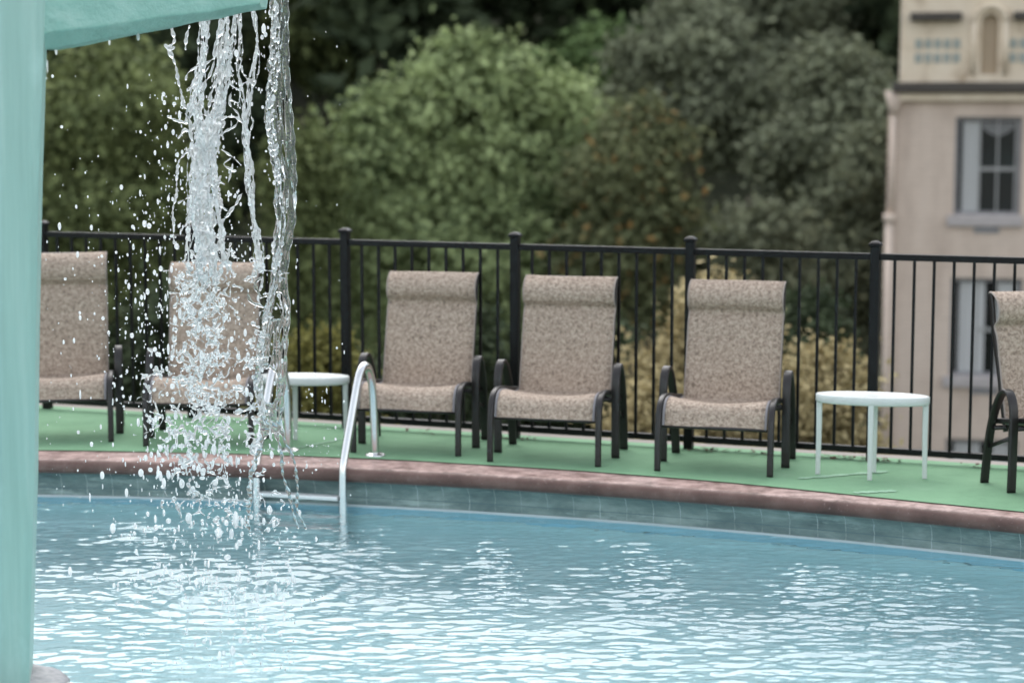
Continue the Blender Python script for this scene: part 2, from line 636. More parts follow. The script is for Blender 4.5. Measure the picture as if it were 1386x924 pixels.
# carpet deck: inner edge follows the photographed carpet line, outer edge the fence
ce = [(50, 609.5), (300, 612.5), (440, 617.5), (560, 622), (700, 631.5), (880, 644), (1126, 668), (1386, 694)]
cp = [G(x, y, .006) for x, y in ce]
ang_c = [math.atan2(p.y - PCY, p.x - PCX) for p in cp]
off_c = [math.hypot(p.x - PCX, p.y - PCY) - RW for p in cp]
print('carpet offsets', [round(o, 3) for o in off_c])
oc = np.polyfit(ang_c, off_c, 2)
na = 140
inner, outer, edge = [], [], []
for a in np.linspace(R(158), R(28), na):
    aa = min(max(a, min(ang_c)), max(ang_c))
    o_ = float(np.clip(np.polyval(oc, aa), .06, .28)) + .006 * math.sin(a * 60) * math.sin(a * 23)
    rr = RW + o_
    p = Vector((PCX + rr * math.cos(a), PCY + rr * math.sin(a), .006))
    inner.append(p)
    s_ = (p - f0).dot(fdir)
    outer.append(fpt(s_, .10, .006))
    edge.append(fpt(s_, .26, .0))
mb = MB()
vs = inner + [i_.lerp(o_, .5) for i_, o_ in zip(inner, outer)] + outer
fs = []
for r_ in range(2):
    for i in range(na - 1):
        k = r_ * na + i
        fs.append((k, k + 1, k + 1 + na, k + na))
mb.add(vs, fs)
tag(mb.build('pool_deck', 'carpet'), 'green outdoor carpet on the pool deck', kind='structure')
# slab under the carpet, from behind the coping to past the fence
mb = MB()
top = [Vector((PCX + (RW + .295) * math.cos(a), PCY + (RW + .295) * math.sin(a), -.004)) for a in np.linspace(R(158), R(28), na)]
e2 = [Vector((p.x, p.y, -.004)) for p in edge]
e3 = [Vector((p.x, p.y, -6)) for p in edge]
mb.add(top + e2 + e3, [(i + r_ * na, i + 1 + r_ * na, i + 1 + na + r_ * na, i + na + r_ * na) for r_ in range(2) for i in range(na - 1)])
tag(mb.build('deck_slab', 'concrete'), 'concrete terrace slab under the carpet', kind='structure')
mb = MB().box(-14, 9, -4, 3.2, -6, 0)
tag(mb.build('deck_near', 'concrete'), 'concrete deck on the near side of the pool', kind='structure')
for (x0, y0), (x1, y1), w in (((401, 606), (500, 586.5), .028), ((1080, 647), (1202, 637), .05), ((1155, 666.2), (1213, 663.5), .05)):
    a, b = G(x0, y0, .010), G(x1, y1, .010)
    d = (b - a).normalized()
    s_ = Vector((-d.y, d.x, 0)) * w / 2
    n = 14
    vs = []
    for i in range(n + 1):
        p = a.lerp(b, i / n)
        j = 1 + .35 * math.sin(i * 2.1) + .2 * math.sin(i * 5.3)
        if i in (0, n):
            j = .3
        vs += [p - s_ * j, p + s_ * j]
    mb = MB().add(vs, [(2 * i, 2 * i + 2, 2 * i + 3, 2 * i + 1) for i in range(n)])
    tag(mb.build('carpet_seam', 'seam'), 'pale worn seam in the green carpet', kind='structure')

# ------------------------------------------------------------------ fence
posts = []
for px_, py_ in ((470, 579), (697, 593.5), (932, 608), (1179, 623.5)):
    p = G(px_, py_)
    posts.append((p - f0).dot(fdir))
st_ = (posts[-1] - posts[0]) / 3
posts = [posts[0] - 3 * st_, posts[0] - 2 * st_, posts[0] - st_] + posts + [posts[-1] + st_, posts[-1] + 2 * st_]
fr = empty('metal_fence', fpt(posts[0]))
tag(fr, 'black metal picket fence along the far edge of the green deck', 'fence')
frot = math.atan2(fdir.y, fdir.x)
fr.rotation_euler = (0, 0, frot)
L0 = posts[0]


def local_rail(z0, z1, hw):
    mb = MB()
    for i in range(len(posts) - 1):
        mb.box(posts[i] - L0 + .0275, posts[i + 1] - L0 - .0275, -hw, hw, z0, z1)
    return mb


local_rail(1.182, 1.22, .019).build('top_rail', 'fence', fr, bevel=.004)
local_rail(.05, .085, .019).build('bottom_rail', 'fence', fr, bevel=.004)
for i, s_ in enumerate(posts):
    x = s_ - L0
    p = MB().box(x - .0275, x + .0275, -.0275, .0275, 0.006, 1.262).build('post', 'fence', fr, bevel=.005)
    c = MB()
    c.box(x - .036, x + .036, -.036, .036, 1.262, 1.277)
    c.add([(x - .036, -.036, 1.278), (x + .036, -.036, 1.278), (x + .036, .036, 1.278), (x - .036, .036, 1.278),
           (x - .016, -.016, 1.293), (x + .016, -.016, 1.293), (x + .016, .016, 1.293), (x - .016, .016, 1.293)],
          [(0, 1, 5, 4), (1, 2, 6, 5), (2, 3, 7, 6), (3, 0, 4, 7), (4, 5, 6, 7), (3, 2, 1, 0)])
    c.build('post_cap', 'fence', p, bevel=.004)
    if i < len(posts) - 1:
        for k in range(1, 10):
            xx = x + (posts[i + 1] - s_) * k / 10
            MB().box(xx - .008, xx + .008, -.008, .008, .086, 1.181).build('picket', 'fence', fr)


# ------------------------------------------------------------------ chairs
def sling(name, prof, hw, sag, parent, thick=.006, seed=0):
    P = spline(prof, 7)
    L = np.r_[0, np.cumsum(np.linalg.norm(np.diff(P, axis=0), axis=1))]
    nu = 13
    rg = np.random.default_rng(seed)
    ph = rg.random(4) * 6
    vs, uv = [], []
    T = np.gradient(P, axis=0)
    T /= np.linalg.norm(T, axis=1)[:, None]
    for i in range(len(P)):
        t_ = L[i] / L[-1]
        for j in range(nu):
            u = -1 + 2 * j / (nu - 1)
            s_ = sag * (1 - u * u) * math.sin(PI * min(max(t_, 0), 1)) ** .5
            s_ += .0035 * math.sin(9 * t_ + ph[0] + 1.5 * u) * (1 - u * u) + .002 * math.sin(23 * t_ + ph[1]) * (1 - abs(u))
            ny_, nz_ = -T[i, 1], T[i, 0]
            vs.append((u * hw, P[i, 0] - ny_ * s_, P[i, 1] - nz_ * s_))
            uv.append((u * hw + seed * 3.1, L[i]))
    fs = [(i * nu + j, i * nu + j + 1, (i + 1) * nu + j + 1, (i + 1) * nu + j) for i in range(len(P) - 1) for j in range(nu - 1)]
    me = bpy.data.meshes.new(name)
    me.from_pydata(vs, [], fs)
    lay = me.uv_layers.new(name='UVMap')
    for lp in me.loops:
        lay.data[lp.index].uv = uv[lp.vertex_index]
    o = link(name, me, 'sling', parent, True)
    sm = o.modifiers.new('thickness', 'SOLIDIFY')
    sm.thickness, sm.offset = thick, 0
    return o, P


def make_chair(loc, rz, label, rec=15.0, length=.74, seed=0):
    t = empty('lounge_chair', loc, rz)
    tag(t, label, 'chair', 'sling chairs along the fence')
    # arm loops, flat strap on edge: front upright, tight shoulder, long sweep to the rear foot
    loop = spline([(0, 0), (-.004, .2), (-.004, .38), (.006, .468), (.038, .525), (.085, .541), (.135, .514), (.19, .44), (.235, .34), (.27, .2), (.30, 0)], 7)
    for sx in (-1, 1):
        path = [(sx * (.36 - .012 * min(1, max(0, y / .3))), y, z) for y, z in loop]
        MB().sweep(path, rrect(.05, .022, .008), (1, 0, 0)).build('arm_loop', 'frame', t, True)
        # seat rail running forward and bending down into the front leg
        rail = spline([(.245, .352), (.10, .372), (-.06, .398), (-.17, .404), (-.24, .384), (-.28, .33), (-.298, .24), (-.304, .12), (-.308, 0)], 7)
        MB().sweep([(sx * (.313 + .01 * min(1, max(0, -y / .3))), y, z) for y, z in rail], rrect(.036, .03, .009), (1, 0, 0)).build('front_leg', 'frame', t, True)
        # bolts plates between rail and arm loop
        MB().sweep([(sx * .333, .0, .386), (sx * .352, .0, .386)], circ(.012, 8)).build('joint', 'frame', t)
        MB().sweep([(sx * .333, .22, .353), (sx * .345, .235, .353)], circ(.012, 8)).build('joint', 'frame', t)
        MB().sweep([(sx * .347, .02, .30), (sx * .347, .268, .205)], rrect(.012, .022, .004), (1, 0, 0)).build('brace', 'frame', t, True)
    for y, z in ((.0, .345), (.22, .318)):
        MB().sweep([(-.345, y, z), (.345, y, z)], circ(.013, 8)).build('crossbar', 'frame', t, True)
    # seat
    seat = [(.215, .350), (.12, .352), (.0, .378), (-.11, .398), (-.185, .404), (-.242, .388), (-.278, .345), (-.292, .292), (-.296, .262)]
    so, P = sling('seat_sling', seat, .287, -.026, t, seed=seed * 2 + 1)
    for sx in (-1, 1):
        pp = spline(seat, 6)
        MB().sweep([(sx * .293, y, z) for y, z in pp], circ(.0085, 8), (1, 0, 0)).build('piping', 'piping', so, True)
    MB().sweep([(-.30, -.29, .258), (.30, -.29, .258)], circ(.011, 8)).build('seat_bar', 'frame', t, True)
    # back: reclined, padded head roll at the top
    b0 = Vector((.205, .335))
    d = Vector((math.sin(R(rec)), math.cos(R(rec))))
    nrm = Vector((-d.y, d.x))                       # to the front
    def bp(s_, o_):
        q = b0 + d * s_ * length + nrm * o_
        return (q.x, q.y)
    back = [bp(0, 0), bp(.12, .002), bp(.3, .004), bp(.48, .006), bp(.515, .0035), bp(.55, .007), bp(.66, .007), bp(.73, -.006), bp(.752, .004),
            bp(.782, .040), bp(.84, .060), bp(.91, .054), bp(.965, .028), bp(1.0, -.006), bp(.998, -.022)]
    bo, P = sling('back_sling', back, .280, .010, t, seed=seed * 2 + 2)
    edge = [bp(-.05, -.022), bp(.2, -.022), bp(.5, -.022), bp(.74, -.027), bp(.86, -.018), bp(.96, -.016), bp(.995, -.026)]
    for sx in (-1, 1):
        MB().sweep([(sx * .274, y, z) for y, z in spline(edge, 6)], rrect(.020, .034, .008), (1, 0, 0)).build('back_frame', 'frame', t, True)
        pp = spline(back, 5)
        MB().sweep([(sx * .281, y, z) for y, z in pp], circ(.005, 6), (1, 0, 0)).build('piping', 'edging', bo, True)
    for s_ in (.0, .99):
        y, z = bp(s_, -.022)
        MB().sweep([(-.283, y, z), (.283, y, z)], circ(.011, 8)).build('crossbar', 'frame', t, True)
    return t


def ctr(a, b):
    p, q = G(*a), G(*b)
    return (p + q) / 2


def floor(p):
    return (p.x, p.y, .006)


c3 = ctr((487, 603.4), (646.4, 604.4))
make_chair(floor(c3), R(-12), 'beige sling chair standing right behind the chrome ladder, clear of the falling water', 16, .722, 3)
c4 = ctr((671, 616), (835, 617.6))
make_chair(floor(c4), R(-15), 'second beige sling chair to the right of the chrome ladder, between two others', 14, .722, 4)
c5 = ctr((894, 627), (1065.5, 632))
make_chair(floor(c5), R(-17), 'beige sling chair directly left of the white table that shows all its legs', 14, .722, 5)
p = G(1368.6, 668)
q = p + Matrix.Rotation(R(17), 3, 'Z') @ Vector((.36, 0, 0))
make_chair(floor(q), R(17), 'beige sling chair right of the white table, turned aside and cut by the photo edge', 15, .735, 6)
p = G(149, 598)
q = p + Matrix.Rotation(R(8), 3, 'Z') @ Vector((-.315, .29, 0))
make_chair(floor(q), R(8), 'beige sling chair partly hidden by the mint green fountain column', 9, .80, 1)
p = ctr((199.5, 604), (340, 605))
q = p + Matrix.Rotation(R(-2), 3, 'Z') @ Vector((0, .29, 0))
make_chair(floor(q), R(-2), 'beige sling chair seen through the falling water', 12, .75, 2)


# ------------------------------------------------------------------ small white tables
def make_table(loc, rz, label, a=.315, feet=None, H=.462):
    t = empty('side_table', loc, rz)
    tag(t, label, 'table', 'white side tables')
    b = .130
    n = 48
    mb = MB()
    rings = [(.0, .0, H - .004), (.80, .80, H - .004), (.93, .90, H), (.985, .97, H), (1, 1, H - .006), (1, 1, H - .040), (.975, .96, H - .047), (.95, .92, H - .048), (.945, .9, H - .02), (0, 0, H - .02)]
    vs, fs = [], []
    for r_a, r_b, z in rings:
        vs += [(a * r_a * math.cos(2 * PI * i / n), b * r_b * math.sin(2 * PI * i / n), z) for i in range(n)]
    for k in range(len(rings) - 1):
        for i in range(n):
            j = (i + 1) % n
            fs.append((k * n + i, k * n + j, (k + 1) * n + j, (k + 1) * n + i))
    mb.add(vs, fs).build('tabletop', 'white', t, True)
    for x, y in feet or ((-a + .022, 0), (a - .022, 0), (.0, -b + .016), (.010, b - .018)):
        MB().sweep([(x, y, H - .022), (x * 1.0, y, .22), (x * 1.01, y * 1.02, 0)], rrect(.030, .024, .006), (1, 0, 0), taper=[1.1, 1, .86]).build('leg', 'white', t)
    return t


pl, pr_ = G(1105.4, 642.3), G(1252.6, 648.6)
mid = (pl + pr_) / 2
make_table(floor(mid), math.atan2(pr_.y - pl.y, pr_.x - pl.x), 'small white resin table with its whole top and legs in view on the green deck')
tb = D(411, 513, 12.12)
make_table((tb.x, tb.y, .006), R(-6), 'small white resin table half hidden behind the ladder and the falling water', .285, ((-.262, 0), (.262, -.01), (-.083, -.105), (-.078, .105)), .418)

# ------------------------------------------------------------------ ladder
fr1, re1 = G(464.5, 688, WZ), G(508, 617, 0)
fr0, re0 = G(348, 681, WZ), G(391, 610.5, 0)
ld = empty('pool_ladder', ((fr1.x + fr0.x) / 2, (fr1.y + fr0.y) / 2, 0))
tag(ld, 'shiny chrome pool ladder with white treads bolted to the pool edge', 'ladder')
lo = Vector(ld.location)
for f_, r_ in ((fr0, re0), (fr1, re1)):
    f2, r2 = Vector((f_.x, f_.y, 0)), Vector((r_.x, r_.y, 0))
    pt = lambda s_, z: tuple(r2.lerp(f2, s_) + Vector((0, 0, z)) - lo)
    path = [pt(0, .004), pt(.02, .18), pt(.05, .36), pt(.10, .46), pt(.20, .535), pt(.32, .558), pt(.44, .53), pt(.55, .45), pt(.74, .26), pt(.92, .08), pt(.985, -.0), pt(1, -.08), pt(1, -.24), pt(.98, -.6), pt(.94, -1.1)]
    rl = MB().sweep(spline(path, 8), circ(.0245, 16)).build('handrail', 'steel', ld, True)
    MB().sweep([pt(0, .003), pt(0, .012), pt(0, .022)], circ(.062, 24), (1, 0, 0), taper=[1, .95, .55]).build('flange', 'steel', rl)
for z in (-.176, -.45, -.72):
    a, b = Vector((fr0.x, fr0.y, z)) - lo, Vector((fr1.x, fr1.y, z)) - lo
    d = (b - a).normalized() * .024
    MB().sweep([a + d, b - d], rrect(.07, .024, .008), (0, 1, 0)).build('tread', 'tread', ld)

# ------------------------------------------------------------------ fountain
FD = 7.7
ft = empty('fountain', (0, 0, 0))
tag(ft, 'mint green painted concrete column with a sloping arm that spills water', 'fountain')
# column, square section, leaning edges as in the photo
pt_, pb_ = D(66, 60, FD), D(48, 915, FD)
zb = -1.55
k = (pb_.x - pt_.x) / (pb_.z - pt_.z)
xr = lambda z: pt_.x + k * (z - pt_.z)
mb = MB()
vs, fs = [], []
zs = [zb, -.6, 0, .6, 1.2, 1.8, 2.4, 3.0, 3.6]
sec = [(-.44, .11), (-.055, .0), (-.028, .02), (-.003 - .09, .36), (-.125, .385), (-.53, .50)]
for z in zs:
    vs += [(xr(z) + sx + (.004 * math.sin(3.1 * z) if sx > -.4 else 0), FD + sy, z) for sx, sy in sec]
for i in range(len(zs) - 1):
    for j in range(6):
        fs.append((i * 6 + j, i * 6 + (j + 1) % 6, (i + 1) * 6 + (j + 1) % 6, (i + 1) * 6 + j))
fs.append(tuple(range(6)))
fs.append(tuple((len(zs) - 1) * 6 + j for j in range(6)))
mb.add(vs, fs).build('column', 'mint', ft, bevel=.008)
# plinth round the base, its top just out of the water
mb = MB()
n = 40
c_ = (xr(WZ) - .24, FD + .10)
rings = [(.34, zb), (.34, WZ - .03), (.335, WZ + .002), (.30, WZ + .011), (.26, WZ + .017)]
vs = []
for r_, z in rings:
    vs += [(c_[0] + r_ * (1 + .03 * math.sin(5 * 2 * PI * i / n)) * math.cos(2 * PI * i / n), c_[1] + r_ * math.sin(2 * PI * i / n), z + .004 * math.sin(i * 1.7)) for i in range(n)]
fs = [(k_ * n + i, k_ * n + (i + 1) % n, (k_ + 1) * n + (i + 1) % n, (k_ + 1) * n + i) for k_ in range(len(rings) - 1) for i in range(n)]
fs.append(tuple(range((len(rings) - 1) * n, len(rings) * n)))
mb.add(vs, fs).build('plinth', 'plinth', ft, True)
# arm: a trough; near face lower edge, chamfered underside, open channel on top
FY = 9.4
n0, n1 = D(54, 47, FD + .03), D(352, 6, FY - .32)
u0, u1 = D(54, 69, FD + .16), D(352, 11, FY - .22)
ax = (n1 - n0)
back = Vector((-.0, .34, 0))
def ring(n_, u_, zt, w):
    return [n_, u_, Vector((n_.x, n_.y + w - .04, u_.z + .004)), Vector((n_.x, n_.y + w, u_.z + .04)), Vector((n_.x, n_.y + w, zt - .05)),
            Vector((n_.x, n_.y + w - .05, zt - .05)), Vector((n_.x, n_.y + w - .06, zt - .16)), Vector((n_.x, n_.y + .06, zt - .16)), Vector((n_.x, n_.y + .05, zt)), Vector((n_.x, n_.y, zt))]
rs = []
for i in range(9):
    t_ = i / 8
    n_ = n0.lerp(n1, t_)
    u_ = u0.lerp(u1, t_)
    n_.z += .004 * math.sin(i * 1.9)
    u_.z += .003 * math.sin(i * 2.7 + 1)
    rs.append(ring(n_, u_, 3.0, .36 - .06 * t_))
mm = len(rs[0])
fs = [(i * mm + j, i * mm + (j + 1) % mm, (i + 1) * mm + (j + 1) % mm, (i + 1) * mm + j) for i in range(8) for j in range(mm)]
fs += [tuple(range(mm)), tuple(8 * mm + j for j in range(mm))]
MB().add([p for r_ in rs for p in r_], fs).build('arm', 'mint_arm', ft, bevel=.006)

# ------------------------------------------------------------------ waterfall
PXM = FY / F                                          # metres per photo pixel there
octv = np.array([(1, 0, 0), (-1, 0, 0), (0, 1, 0), (0, -1, 0), (0, 0, 1), (0, 0, -1)], float)
octf = [(0, 2, 4), (2, 1, 4), (1, 3, 4), (3, 0, 4), (2, 0, 5), (1, 2, 5), (3, 1, 5), (0, 3, 5)]


def subd(v, f, k):
    v = [tuple(p) for p in v]
    for _ in range(k):
        cache, nf = {}, []
        def midp(a, b):
            key = (min(a, b), max(a, b))
            if key not in cache:
                q = (np.array(v[a]) + np.array(v[b])) / 2
                v.append(tuple(q / np.linalg.norm(q)))
                cache[key] = len(v) - 1
            return cache[key]
        for a, b, c in f:
            ab, bc, ca = midp(a, b), midp(b, c), midp(c, a)
            nf += [(a, ab, ca), (b, bc, ab), (c, ca, bc), (ab, bc, ca)]
        f = nf
    return np.array(v), np.array(f)


B1 = subd(octv, octf, 1)
B2 = subd(octv, octf, 2)


def blobs(C, Rr, ball, stretch=None, jitter=None):
    v, f = ball
    n = len(C)
    sc = np.ones((n, 3)) * Rr[:, None]
    if stretch is not None:
        sc[:, 2] *= stretch
    V = v[None] * sc[:, None]
    if jitter is not None:
        V = V * (1 + jitter * np.random.default_rng(5).normal(0, 1, (n, len(v), 1)))
        V = V * (1 + .22 * np.random.default_rng(8).normal(0, 1, (n, 1, 3)))
    V = V + C[:, None]
    Fc = f[None] + (np.arange(n) * len(v))[:, None, None]
    return V.reshape(-1, 3), Fc.reshape(-1, 3)


def wpt(px, py, dd):
    out = np.zeros((len(px), 3))
    for i in range(len(px)):
        out[i] = D(px[i], py[i], FY + dd[i])
    return out


def fil(pts, wob=2.0, dd=0.0, dw=3.0, seed=0, rvar=.25, step=1.5):
    """one filament: pts (px, py, radius px) -> blob list in photo pixels"""
    rg = np.random.default_rng(seed)
    P = spline(pts, 14)
    L = np.r_[0, np.cumsum(np.hypot(*np.diff(P[:, :2], axis=0).T))]
    s_ = np.arange(0, L[-1], step)
    x = np.interp(s_, L, P[:, 0])
    y = np.interp(s_, L, P[:, 1])
    r = np.interp(s_, L, P[:, 2])
    for k in range(4):
        w = rg.uniform(18, 90)
        x += wob * .5 * np.sin(2 * PI * s_ / w + rg.random() * 6) * rg.random()
    z = dd + dw * np.sin(2 * PI * s_ / rg.uniform(60, 160) + rg.random() * 6)
    rm = 1 + rvar * np.sin(2 * PI * s_ / rg.uniform(7, 16) + rg.random() * 6) + rvar * np.sin(2 * PI * s_ / rg.uniform(20, 45) + rg.random() * 6)
    return np.c_[x, y, np.clip(r * rm, .9, None), z]


def fluid(name, pts, mat, parent, voxel):
    C = wpt(pts[:, 0], pts[:, 1], pts[:, 3] * PXM)
    V, Fc = blobs(C, pts[:, 2] * PXM, B1)
    me = npmesh(name + '_raw', V, Fc)
    o = bpy.data.objects.new(name + '_raw', me)
    COL.objects.link(o)
    rm = o.modifiers.new('r', 'REMESH')
    rm.mode, rm.voxel_size = 'VOXEL', voxel
    sm = o.modifiers.new('s', 'SMOOTH')
    sm.factor, sm.iterations = .5, 2
    dg = bpy.context.evaluated_depsgraph_get()
    m2 = bpy.data.meshes.new_from_object(o.evaluated_get(dg))
    bpy.data.objects.remove(o)
    bpy.data.meshes.remove(me)
    m2.name = name
    m2.materials.clear()
    print(name, len(m2.vertices))
    return link(name, m2, mat, parent, True)


wf = empty('waterfall', (0, 0, 0))
tag(wf, 'clear and foaming water falling from the mint green arm into the pool', 'waterfall')
# the clear jet on the right: left and right edges of a glassy sheet
jet = [(0, 369, 388), (40, 370, 388), (100, 367, 390), (150, 361, 394), (200, 366, 397), (245, 375, 399), (300, 375, 398), (345, 372, 390),
       (380, 370, 386), (420, 360, 391), (460, 354, 387), (490, 349, 386), (522, 346, 385), (560, 353, 381), (585, 357, 378)]
J_ = np.array(jet, float)
pts = []
yy = np.arange(-60, 585, 1.6)
le, ri = np.interp(yy, J_[:, 0], J_[:, 1]), np.interp(yy, J_[:, 0], J_[:, 2])
rg = np.random.default_rng(11)
for k in range(9):                                      # thin glassy body built of near-parallel threads
    u = k / 8
    w = 1.2 * np.sin(yy / rg.uniform(15, 40) + rg.random() * 6)
    x = le + (ri - le) * u + w * (1 if 0 < k < 8 else .4)
    th = np.where((k == 0) | (k == 8), 3.0, 2.1) * (1 + .25 * np.sin(yy / rg.uniform(4, 11) + rg.random() * 6))
    if k == 0:
        th = th * (1.15 + .3 * np.sin(yy / 3.3) * np.sin(yy / 7.1 + 1))
    z = 5 * math.sin(PI * u) + 2.8 * np.sin(yy / rg.uniform(16, 50) + 6 * rg.random()) + .8 * np.sin(yy / rg.uniform(5, 9) + 6 * rg.random())
    hole = np.ones_like(yy, bool)
    if 2 <= k <= 6:                                     # bubbles and gaps lower down
        hole &= ~((yy > 395) & (yy < 432) & (k in (3, 4, 5)))
        hole &= ~((yy > 500) & (yy < 545) & (k in (2, 3, 4, 5)))
    pts.append(np.c_[x, yy, th, z][hole])
fs_ = [
    [(362, 575, 3.5), (356, 595, 3.2), (347, 618, 3), (340, 650, 3.4), (336, 690, 3), (338, 720, 2.2)],
    [(372, 575, 3), (378, 605, 2.6), (384, 640, 2.2), (390, 668, 2.6), (398, 695, 2.2), (404, 715, 1.6)],
    [(378, 575, 3), (388, 600, 2.4), (398, 625, 2.2), (402, 655, 2.0), (404, 690, 2.2), (412, 716, 1.4)],
    [(346, 520, 2.6), (352, 498, 2.4), (366, 496, 2.2), (378, 512, 2.2), (374, 545, 2.4), (360, 560, 2.6)],
    [(352, 375, 1.8), (345, 385, 2), (352, 402, 2), (366, 398, 2)],
    [(336, 392, 2), (342, 408, 2), (356, 416, 2.2), (366, 432, 2)],
    [(372, 20, 1.4), (366, 45, 1.6), (369, 70, 1.4), (363, 88, 1.5), (368, 112, 2.0)],
]
for i, f_ in enumerate(fs_):
    pts.append(fil(f_, 2.0, 0, 3, 40 + i))
fluid('clear_stream', np.vstack(pts), 'clear', wf, .0042)

# the white cascade: braided threads with webs between them
core = np.array([(-40, 262, 352), (15, 264, 350), (40, 262, 347), (70, 266, 345), (105, 262, 342), (140, 252, 340), (165, 255, 335), (200, 258, 332), (260, 255, 325), (320, 252, 322), (370, 248, 324), (430, 232, 326), (520, 210, 335)], float)
pts = []
rg = np.random.default_rng(21)
heavy = [
    ([(308, -40, 5), (306, 20, 6), (302, 60, 7), (298, 100, 7), (292, 140, 8), (282, 180, 10), (280, 230, 10), (282, 290, 10), (285, 340, 8), (288, 385, 5)], 6),
    ([(274, -40, 4), (276, 25, 6), (274, 60, 6), (272, 95, 6), (268, 130, 8), (270, 170, 10), (272, 220, 11), (268, 280, 10), (270, 335, 8), (268, 380, 5)], 6),
    ([(316, -40, 4), (318, 25, 4), (312, 70, 5), (306, 110, 5), (300, 150, 6), (290, 190, 8), (292, 250, 7), (298, 310, 7), (302, 360, 5)], 4),
    ([(338, -40, 3), (342, 15, 3.4), (348, 55, 4), (345, 95, 4), (338, 130, 5), (334, 165, 5), (334, 205, 5), (338, 245, 5), (342, 290, 5), (350, 330, 4), (354, 370, 3)], 4),
    ([(326, -40, 3), (324, 25, 3), (326, 60, 3), (322, 100, 3.4), (328, 140, 4), (331, 170, 4), (335, 220, 4), (340, 270, 4), (346, 320, 3), (344, 380, 2.5)], 3),
    ([(268, 150, 5), (262, 200, 6), (258, 250, 5), (256, 310, 5), (254, 360, 4)], 3),
]
for i, (h_, nf) in enumerate(heavy):
    for k in range(int(nf * 1.9)):
        q = []
        ph, am = rg.random() * 6, rg.uniform(.1, 1.3)
        pw_, pk = rg.uniform(14, 46), rg.uniform(.6, 1.6)
        for (x, y, r) in h_:
            q.append((x + r * am * math.sin(y / pw_ + ph) + rg.normal(0, .8), y, max(1.0, min(2.3, r * rg.uniform(.15, .27)))))
        pts.append(fil(q, 2.4, rg.normal(0, 8), 5, 100 + i * 30 + k, .4))
thin = [
    [(233, 38, 2), (236, 55, 2.4), (229, 66, 3), (234, 80, 2.2), (240, 100, 2), (244, 122, 2), (250, 145, 2)],
    [(224, 62, 2), (230, 68, 2.6), (236, 64, 2.2)],
    [(257, 36, 1.8), (252, 52, 2.2), (250, 68, 2)],
    [(300, 20, 2), (292, 60, 2), (286, 98, 1.8), (270, 120, 1.8), (256, 142, 1.8), (252, 165, 2)],
    [(250, 146, 2), (262, 152, 2), (280, 156, 2.2), (300, 158, 2)],
    [(228, 158, 2.2), (238, 163, 2), (250, 166, 1.8), (262, 170, 2)],
    [(300, 160, 2.2), (316, 158, 2), (330, 168, 1.8), (336, 182, 2)],
    [(304, 96, 1.6), (312, 112, 1.5), (322, 122, 1.6), (330, 118, 1.5)],
    [(314, 125, 1.6), (312, 142, 1.6), (322, 155, 1.5), (318, 170, 1.6), (304, 178, 1.6)],
    [(256, 200, 2), (246, 214, 1.8), (240, 232, 1.8), (238, 262, 1.8), (234, 300, 1.8), (236, 330, 1.6)],
    [(258, 180, 1.8), (250, 176, 2), (240, 188, 1.5)],
    [(328, 262, 1.8), (318, 276, 2.2), (310, 290, 2.2), (300, 300, 2)],
    [(312, 330, 1.6), (308, 350, 1.8), (314, 365, 1.6)],
    [(352, 340, 2), (356, 366, 2), (352, 392, 1.8)],
]
for i, t_ in enumerate(thin):
    pts.append(fil(t_, 1.6, rg.normal(0, 4), 3, 300 + i, .3))
for i in range(70):                                     # short webs joining the threads
    y = rg.uniform(60, 400)
    l_, r_ = np.interp(y, core[:, 0], core[:, 1]), np.interp(y, core[:, 0], core[:, 2])
    x = rg.uniform(l_, min(r_, l_ + 62 if rg.random() < .75 else r_))
    a = rg.uniform(-.9, .9) + PI / 2
    ln = rg.uniform(12, 34)
    bend = rg.normal(0, 5)
    pts.append(fil([(x, y, 1.5), (x + ln * .5 * math.cos(a) + bend, y + ln * .5 * math.sin(a), 1.3), (x + ln * math.cos(a), y + ln * math.sin(a), 1.5)], 1, rg.normal(0, 5), 2, 400 + i, .3))
for k in range(3):                                      # white beads down the left edge of the clear jet
    q = np.array(jet, float)
    pts.append(fil([(x + rg.normal(0, 2) + k * 3, y, rg.uniform(1.0, 2.2)) for y, x in zip(q[:14, 0], q[:14, 1])], 2.5, -4, 4, 800 + k, .5))
for i in range(230):                                    # ragged lumps where the threads break up
    y = 330 + 330 * rg.beta(1.3, 1.5)
    sp_ = np.interp(y, [330, 420, 520, 660], [30, 44, 58, 62])
    x = 278 + rg.normal(0, .55) * sp_ - (y - 400) * .03
    ln = rg.uniform(5, 20)
    a = PI / 2 + rg.normal(0, .7)
    b_ = rg.normal(0, 4)
    r_ = rg.uniform(1.0, 2.5)
    pts.append(fil([(x, y, r_), (x + ln * .5 * math.cos(a) + b_, y + ln * .5 * math.sin(a), r_ * .7), (x + ln * math.cos(a), y + ln * math.sin(a), r_ * rg.uniform(.5, 1.2))], 1, rg.normal(0, 12), 2, 600 + i, .35))
for i in range(150):                                    # torn splashes: small knots of short threads
    y = 340 + 380 * rg.beta(1.2, 1.35)
    sp_ = np.interp(y, [340, 420, 520, 720], [30, 40, 52, 56])
    x = 276 + rg.normal(0, .62) * sp_ if rg.random() < .78 else 352 + rg.normal(0, 16)
    z = rg.normal(0, 14)
    for k in range(rg.integers(2, 6)):
        a = PI / 2 + rg.normal(0, .95)
        ln = rg.uniform(5, 17)
        x1, y1 = x + rg.normal(0, 5), y + rg.normal(0, 6)
        r_ = rg.uniform(.9, 2.0)
        pts.append(fil([(x1, y1, r_ * 1.3), (x1 + ln * .5 * math.cos(a) + rg.normal(0, 3), y1 + ln * .5 * math.sin(a), r_ * .7), (x1 + ln * math.cos(a), y1 + ln * math.sin(a), r_ * rg.uniform(.5, 1.6))], 1, z, 2, 1200 + i * 6 + k, .35))
